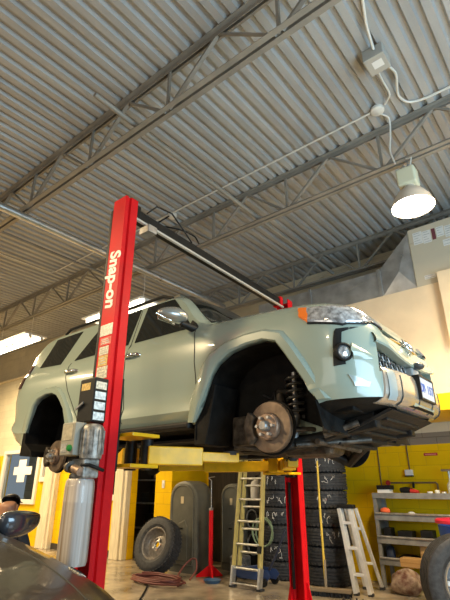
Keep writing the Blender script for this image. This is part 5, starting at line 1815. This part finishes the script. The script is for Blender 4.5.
CROOF = [(.60, 1.40), (.52, 1.43), (.3, 1.455), (0, 1.46)]
CAR_ST = [
    (-6.25, car_sec(.88, .42, .88, [(.62, .92), (.5, .93), (.3, .94), (0, .94)])),
    (-6.15, car_sec(.95, .34, .95, [(.66, .99), (.55, 1.0), (.3, 1.01), (0, 1.01)])),
    (-5.7, car_sec(1, .24, .97, [(.68, 1.06), (.58, 1.08), (.3, 1.09), (0, 1.09)])),
    (-5.1, car_sec(1, .22, .97, CROOF)),
    (-4.1, car_sec(1, .22, .965, CROOF)),
    (-3.95, car_sec(1, .22, .96, [(.62, 1.36), (.54, 1.40), (.3, 1.43), (0, 1.44)])),
    (-3.35, car_sec(1, .22, .945, [(.76, 1.0), (.66, 1.03), (.35, 1.09), (0, 1.11)])),
    (-3.15, car_sec(1, .22, .93, chood(.93, .975))),
    (-2.7, car_sec(1, .22, .90, chood(.90, .945))),
    (-2.35, car_sec(1, .22, .86, chood(.86, .90))),
    (-2.1, car_sec(.97, .22, .80, chood(.80, .84, .97))),
    (-1.95, car_sec(.91, .23, .72, chood(.72, .75, .91))),
    (-1.86, car_sec(.82, .26, .62, chood(.62, .64, .82))),
    (-1.82, car_sec(.74, .32, .52, chood(.52, .53, .74))),
]
CAR_ST = [(x + .22, [(w_, z + (.035 + .06 * min(1, max(0, (-2.3 - x) / .8)) if z > .3 else 0)) for w_, z in sec]) for x, sec in CAR_ST]
dmb = loft(CAR_ST, CAR_YC)
DBVH = BVHTree.FromPolygons([Vector(v) for v in dmb.v], dmb.f)
dcar = thing('dark_car', 'dark grey-brown car parked nearest, only its bonnet and one mirror in view', 'car', (-4, CAR_YC, 0))
M['dpaint'] = mat('dark_grey_brown_paint', (.030, .025, .021), .36, .15, coat=.45, noise=(60, .3))
dmb.build('body', M['dpaint'], dcar, smooth=40)


def dtop(x, y):
    r = DBVH.ray_cast(Vector((x, y, 3)), Vector((0, 0, -1)))
    return r[0].z if r[0] is not None else .5


for s in (-1, 1):
    pts = []
    for i in range(30):
        x = -3.0 + 1.2 * i / 29
        y = CAR_YC + s * (.665 - .10 * max(0, (x + 2.4)) ** 2)
        pts.append((x, y, dtop(x, y) + .0005))
    MB().tube(pts, .0035, 5).build('bonnet_seam', M['seam'], dcar)
    # badge on the wing
    if s > 0:
        b = []
        for xx in (-2.25, -2.20, -2.15):
            b.append([(xx, CAR_YC + y_, dtop(xx, CAR_YC + y_) + .004) for y_ in (.775, .795, .815)])
        b2 = [[(x, y, z - .01) for x, y, z in r] for r in b]
        bd = MB().slab(b, b2).build('wing_badge', M['silver_plate'], dcar)
        for xx in (-2.235, -2.21, -2.185, -2.163):
            p = [(xx, CAR_YC + y_, dtop(xx, CAR_YC + y_) + .006) for y_ in (.78, .81)]
            MB().tube(p, .004, 4).build('badge_bar', M['black'], bd)
    y = CAR_YC + s * .80
    mm = []
    hs = MB().ball((0, 0, 0), 1, 24, 14)
    hv = []
    for px_, py_, pz_ in hs.v:
        t = .5 + .5 * py_
        w = 1 - .30 * t
        hv.append((-3.12 + .075 * px_ * w - .05 * t, y + s * (.17 + .155 * py_), 1.105 + (.06 * math.copysign(abs(pz_) ** .6, pz_) if pz_ > 0 else -.125 * abs(pz_) ** .7) * w))
    hs.v = hv
    h_ = hs.build('mirror_housing', mat('dark_blue_grey_mirror_%d' % (s + 1), (.055, .062, .078), .18, .3, coat=1.0), dcar, smooth=60)
    MB().ball((-3.205, y + s * .17, 1.085), (.006, .11, .05), 16, 8).build('mirror_glass', M['chrome'], h_, smooth=60)
    MB().tube([(-3.13, y + s * .03, 1.04), (-3.18, y - s * .03, .985), (-3.2, y - s * .06, .96)], [.035, .04, .045], 8).build('mirror_arm', M['black'], dcar, smooth=60)
    # headlamp
    hl = []
    for xx, z0, z1 in ((-1.90, .74, .81), (-1.78, .70, .78), (-1.71, .66, .73)):
        row = []
        for t in (0, .5, 1):
            zz = z0 + (z1 - z0) * t
            r = DBVH.ray_cast(Vector((xx, CAR_YC + s * 3, zz)), Vector((0, -s, 0)))
            row.append((xx, (r[0].y if r[0] is not None else CAR_YC + s * .7) + s * .008, zz))
        hl.append(row)
    MB().slab(hl, [[(x, y_ - s * .03, z) for x, y_, z in r] for r in hl]).build('headlight', M['lens'], dcar, smooth=50)
    for wx in (-2.40, -5.2):
        hb = MB().lathe([(.20, -.09), (.31, -.10), (.325, -.06), (.325, .06), (.31, .10), (.20, .09), (.19, 0), (.05, .04), (.05, -.04), (.17, -.04)], (wx, CAR_YC + s * .80, .325), (0, s, 0), 36, close=True)
        hb.build('wheel', M['rubber'], dcar, smooth=35)
r1, r2 = [], []
for i in range(9):
    t = i / 8
    a, b = [], []
    for j in range(11):
        q = j / 10 * 2 - 1
        y = CAR_YC + q * (.50 + .16 * t)
        x = -3.71 + .60 * t + .10 * (1 - q * q) * t
        z = dtop(x, y)
        a.append((x, y, z + .006))
        b.append((x, y, z - .015))
    r1.append(a)
    r2.append(b)
MB().slab(r1, r2).build('windshield', M['glass_dark'], dcar, smooth=50)
for s in (-1, 1):
    g1, g2 = [], []
    for i in range(4):
        a, b = [], []
        for j in range(7):
            t, q = i / 3, j / 6
            z = 1.07 + .36 * t
            x = -4.93 + (1.62 - .42 * t) * q + .1 * t
            r = DBVH.ray_cast(Vector((x, CAR_YC + s * 3, z)), Vector((0, -s, 0)))
            yy = r[0].y if r[0] is not None else CAR_YC + s * .7
            a.append((x, yy + s * .006, z))
            b.append((x, yy - s * .015, z))
        g1.append(a)
        g2.append(b)
    MB().slab(g1, g2).build('side_glass', M['glass_dark'], dcar, smooth=50)
MB().tube([(-3.11, CAR_YC - .62, dtop(-3.11, CAR_YC - .62) + .02), (-3.0, CAR_YC, dtop(-3.0, CAR_YC) + .03), (-3.11, CAR_YC + .5, dtop(-3.11, CAR_YC + .5) + .03)], .012, 6).build('wiper', M['black'], dcar, smooth=60)

# ---------------------------------------------------------------- seated person behind the dark car
PXY = Vector((-4.69, 2.30, 0.02))


def skin_mesh(name, joints, edges, radii, m_, parent, sub=2):
    me = bpy.data.meshes.new(name)
    me.from_pydata([tuple(j) for j in joints], edges, [])
    o = bpy.data.objects.new(name, me)
    COL.objects.link(o)
    md = o.modifiers.new('skin', 'SKIN')
    md.use_smooth_shade = True
    for i, r in enumerate(radii):
        v = me.skin_vertices[0].data[i]
        v.radius = (r, r) if not isinstance(r, tuple) else r
        v.use_root = i == 0
    sd = o.modifiers.new('sub', 'SUBSURF')
    sd.levels = sd.render_levels = sub
    bpy.context.view_layer.update()
    dg = bpy.context.evaluated_depsgraph_get()
    nm = bpy.data.meshes.new_from_object(o.evaluated_get(dg))
    o.modifiers.clear()
    o.data = nm
    nm.materials.clear()
    nm.materials.append(m_)
    for p in nm.polygons:
        p.use_smooth = True
    if parent is not None:
        o.parent = parent
    return o


pe = thing('person', 'person with a cropped head and black cap crouched on a stool behind the dark mirror', 'person', PXY)
skinm = mat('skin', (.36, .19, .12), .5, noise=(20, .1))
# local frame: faces -X; metres above the floor
J = {
    'pel': (0, 0, .50), 'belly': (-.06, 0, .64), 'chest': (-.15, 0, .84), 'neck': (-.20, 0, .96), 'head0': (-.22, 0, 1.03), 'head1': (-.235, 0, 1.10), 'head2': (-.22, 0, 1.15),
    'shl': (-.15, .19, .90), 'ell': (-.24, .25, .66), 'wrl': (-.46, .17, .60), 'shr': (-.15, -.19, .90), 'elr': (-.24, -.25, .66), 'wrr': (-.46, -.17, .60),
    'hil': (-.02, .10, .49), 'knl': (-.42, .15, .50), 'anl': (-.38, .15, .09), 'tol': (-.56, .16, .035), 'hir': (-.02, -.10, .49), 'knr': (-.42, -.15, .50), 'anr': (-.38, -.15, .09), 'tor': (-.56, -.16, .035),
}
names = list(J)
R_ = {'pel': .12, 'belly': .125, 'chest': .13, 'neck': .055, 'head0': .075, 'head1': .098, 'head2': .072, 'shl': .06, 'ell': .043, 'wrl': .030, 'shr': .06, 'elr': .043, 'wrr': .030, 'hil': .085, 'knl': .06, 'anl': .042, 'tol': .035, 'hir': .085, 'knr': .06, 'anr': .042, 'tor': .035}
E_ = [('pel', 'belly'), ('belly', 'chest'), ('chest', 'neck'), ('neck', 'head0'), ('head0', 'head1'), ('head1', 'head2'), ('chest', 'shl'), ('shl', 'ell'), ('ell', 'wrl'), ('chest', 'shr'), ('shr', 'elr'), ('elr', 'wrr'), ('pel', 'hil'), ('hil', 'knl'), ('knl', 'anl'), ('anl', 'tol'), ('pel', 'hir'), ('hir', 'knr'), ('knr', 'anr'), ('anr', 'tor')]
# hands: palm and five fingers on the knees
for s, w in ((1, 'wrl'), (-1, 'wrr')):
    tgl = 'l' if s > 0 else 'r'
    wx, wy, wz = J[w]
    J['palm' + tgl] = (wx - .07, wy - s * .01, wz - .03)
    R_['palm' + tgl] = .034
    E_.append((w, 'palm' + tgl))
    for f, (dy, ln) in enumerate(((-.030, .060), (-.010, .075), (.010, .070), (.030, .055))):
        a, b = 'f%s%da' % (tgl, f), 'f%s%db' % (tgl, f)
        J[a] = (wx - .07 - ln * .6, wy - s * .01 + dy, wz - .035)
        J[b] = (wx - .07 - ln, wy - s * .01 + dy, wz - .065)
        R_[a], R_[b] = .0095, .0085
        E_ += [('palm' + tgl, a), (a, b)]
    J['th' + tgl] = (wx - .075, wy - s * .06, wz - .045)
    R_['th' + tgl] = .011
    E_.append(('palm' + tgl, 'th' + tgl))
names = list(J)
idx = {n: i for i, n in enumerate(names)}
bo = skin_mesh('body', [J[n] for n in names], [(idx[a], idx[b]) for a, b in E_], [R_[n] for n in names], skinm, pe, 2)
# shirt and trousers follow the same skeleton, a little fuller
sn = ['pel', 'belly', 'chest', 'shl', 'ell', 'shr', 'elr']
se = [(0, 1), (1, 2), (2, 3), (3, 4), (2, 5), (5, 6)]
skin_mesh('shirt', [J[n] for n in sn], se, [.135, .142, .146, .075, .058, .075, .058], mat('dark_shirt', (.03, .032, .04), .85), pe, 2)
tn = ['pel', 'hil', 'knl', 'anl', 'hir', 'knr', 'anr']
te = [(0, 1), (1, 2), (2, 3), (0, 4), (4, 5), (5, 6)]
skin_mesh('trousers', [J[n] for n in tn], te, [.138, .10, .076, .058, .10, .076, .058], mat('dark_trousers', (.035, .037, .045), .85), pe, 2)
for s in (-1, 1):
    mb = MB().ball((-.46, s * .155, .05), (.14, .05, .05), 16, 8)
    mb.v = [(x, y, max(z, .002) - .02) for x, y, z in mb.v]
    o = mb.build('shoe', M['black'], None, smooth=60)
    o.parent = pe
    o = MB().ball((-.215, s * .098, 1.085), (.024, .010, .034), 10, 8).build('ear', skinm, None, smooth=60)
    o.parent = pe
    o = MB().ball((-.322, s * .034, 1.10), (.012, .014, .010), 10, 6).build('eye', M['white'], None, smooth=60)
    o.parent = pe
o = MB().tube([(-.325, 0, 1.115), (-.348, 0, 1.075), (-.33, 0, 1.065)], [.010, .018, .012], 8).build('nose', skinm, None, smooth=60)
o.parent = pe
o = MB().tube([(-.318, -.025, 1.035), (-.328, 0, 1.033), (-.318, .025, 1.035)], .006, 6).build('mouth', mat('lips', (.28, .10, .08), .5), None, smooth=60)
o.parent = pe
mb = MB().ball((0, 0, 0), 1, 24, 14)
mb.v = [(-.255 + .098 * x - .02 * max(0, z), .100 * y, 1.125 + .092 * z - (.0 if z > 0 else 0) + .25 * (-.098 * x) * .4) for x, y, z in mb.v]
keep = [i for i, p in enumerate(mb.v) if p[2] > 1.13 + (p[0] + .255) * 1.3]
ks = set(keep)
mb.f = [f for f in mb.f if all(i in ks for i in f)]
mb.m = [0] * len(mb.f)
o = mb.build('cap', M['black'], None, smooth=60)
md = o.modifiers.new('thick', 'SOLIDIFY')
md.thickness = .006
o.parent = pe
br_ = MB().slab([[(-.33, y, 1.150 - .6 * y * y) for y in (-.07, -.035, 0, .035, .07)], [(-.42 + 4 * y * y, y, 1.135 - .8 * y * y) for y in (-.07, -.035, 0, .035, .07)]], [[(-.33, y, 1.143 - .6 * y * y) for y in (-.07, -.035, 0, .035, .07)], [(-.42 + 4 * y * y, y, 1.128 - .8 * y * y) for y in (-.07, -.035, 0, .035, .07)]])
b_ = br_.build('peak', M['black'], None, smooth=40)
b_.parent = o
pe.rotation_euler = (0, 0, math.radians(-51))
so = thing('work_stool', 'low black stool under the crouched person', 'stool', PXY)
MB().lathe([(.17, .345), (.18, .36), (.18, .385), (.16, .395), (0, .395)], PXY, (0, 0, 1), 28).build('seat', M['black'], so, smooth=40)
MB().tube([PXY + V(0, 0, .06), PXY + V(0, 0, .35)], .025, 12).build('column', M['chrome'], so, smooth=60)
for i in range(5):
    a = 2 * PI * i / 5
    d = V(math.cos(a), math.sin(a), 0)
    lg = MB().bar(PXY + V(0, 0, .07), PXY + d * .22 + V(0, 0, .06), .03, .025).build('leg', M['black'], so)
    MB().lathe([(.025, -.012), (.025, .012)], PXY + d * .22 + V(0, 0, .025), d.cross(V(0, 0, 1)), 12).build('caster', M['rubber'], lg)
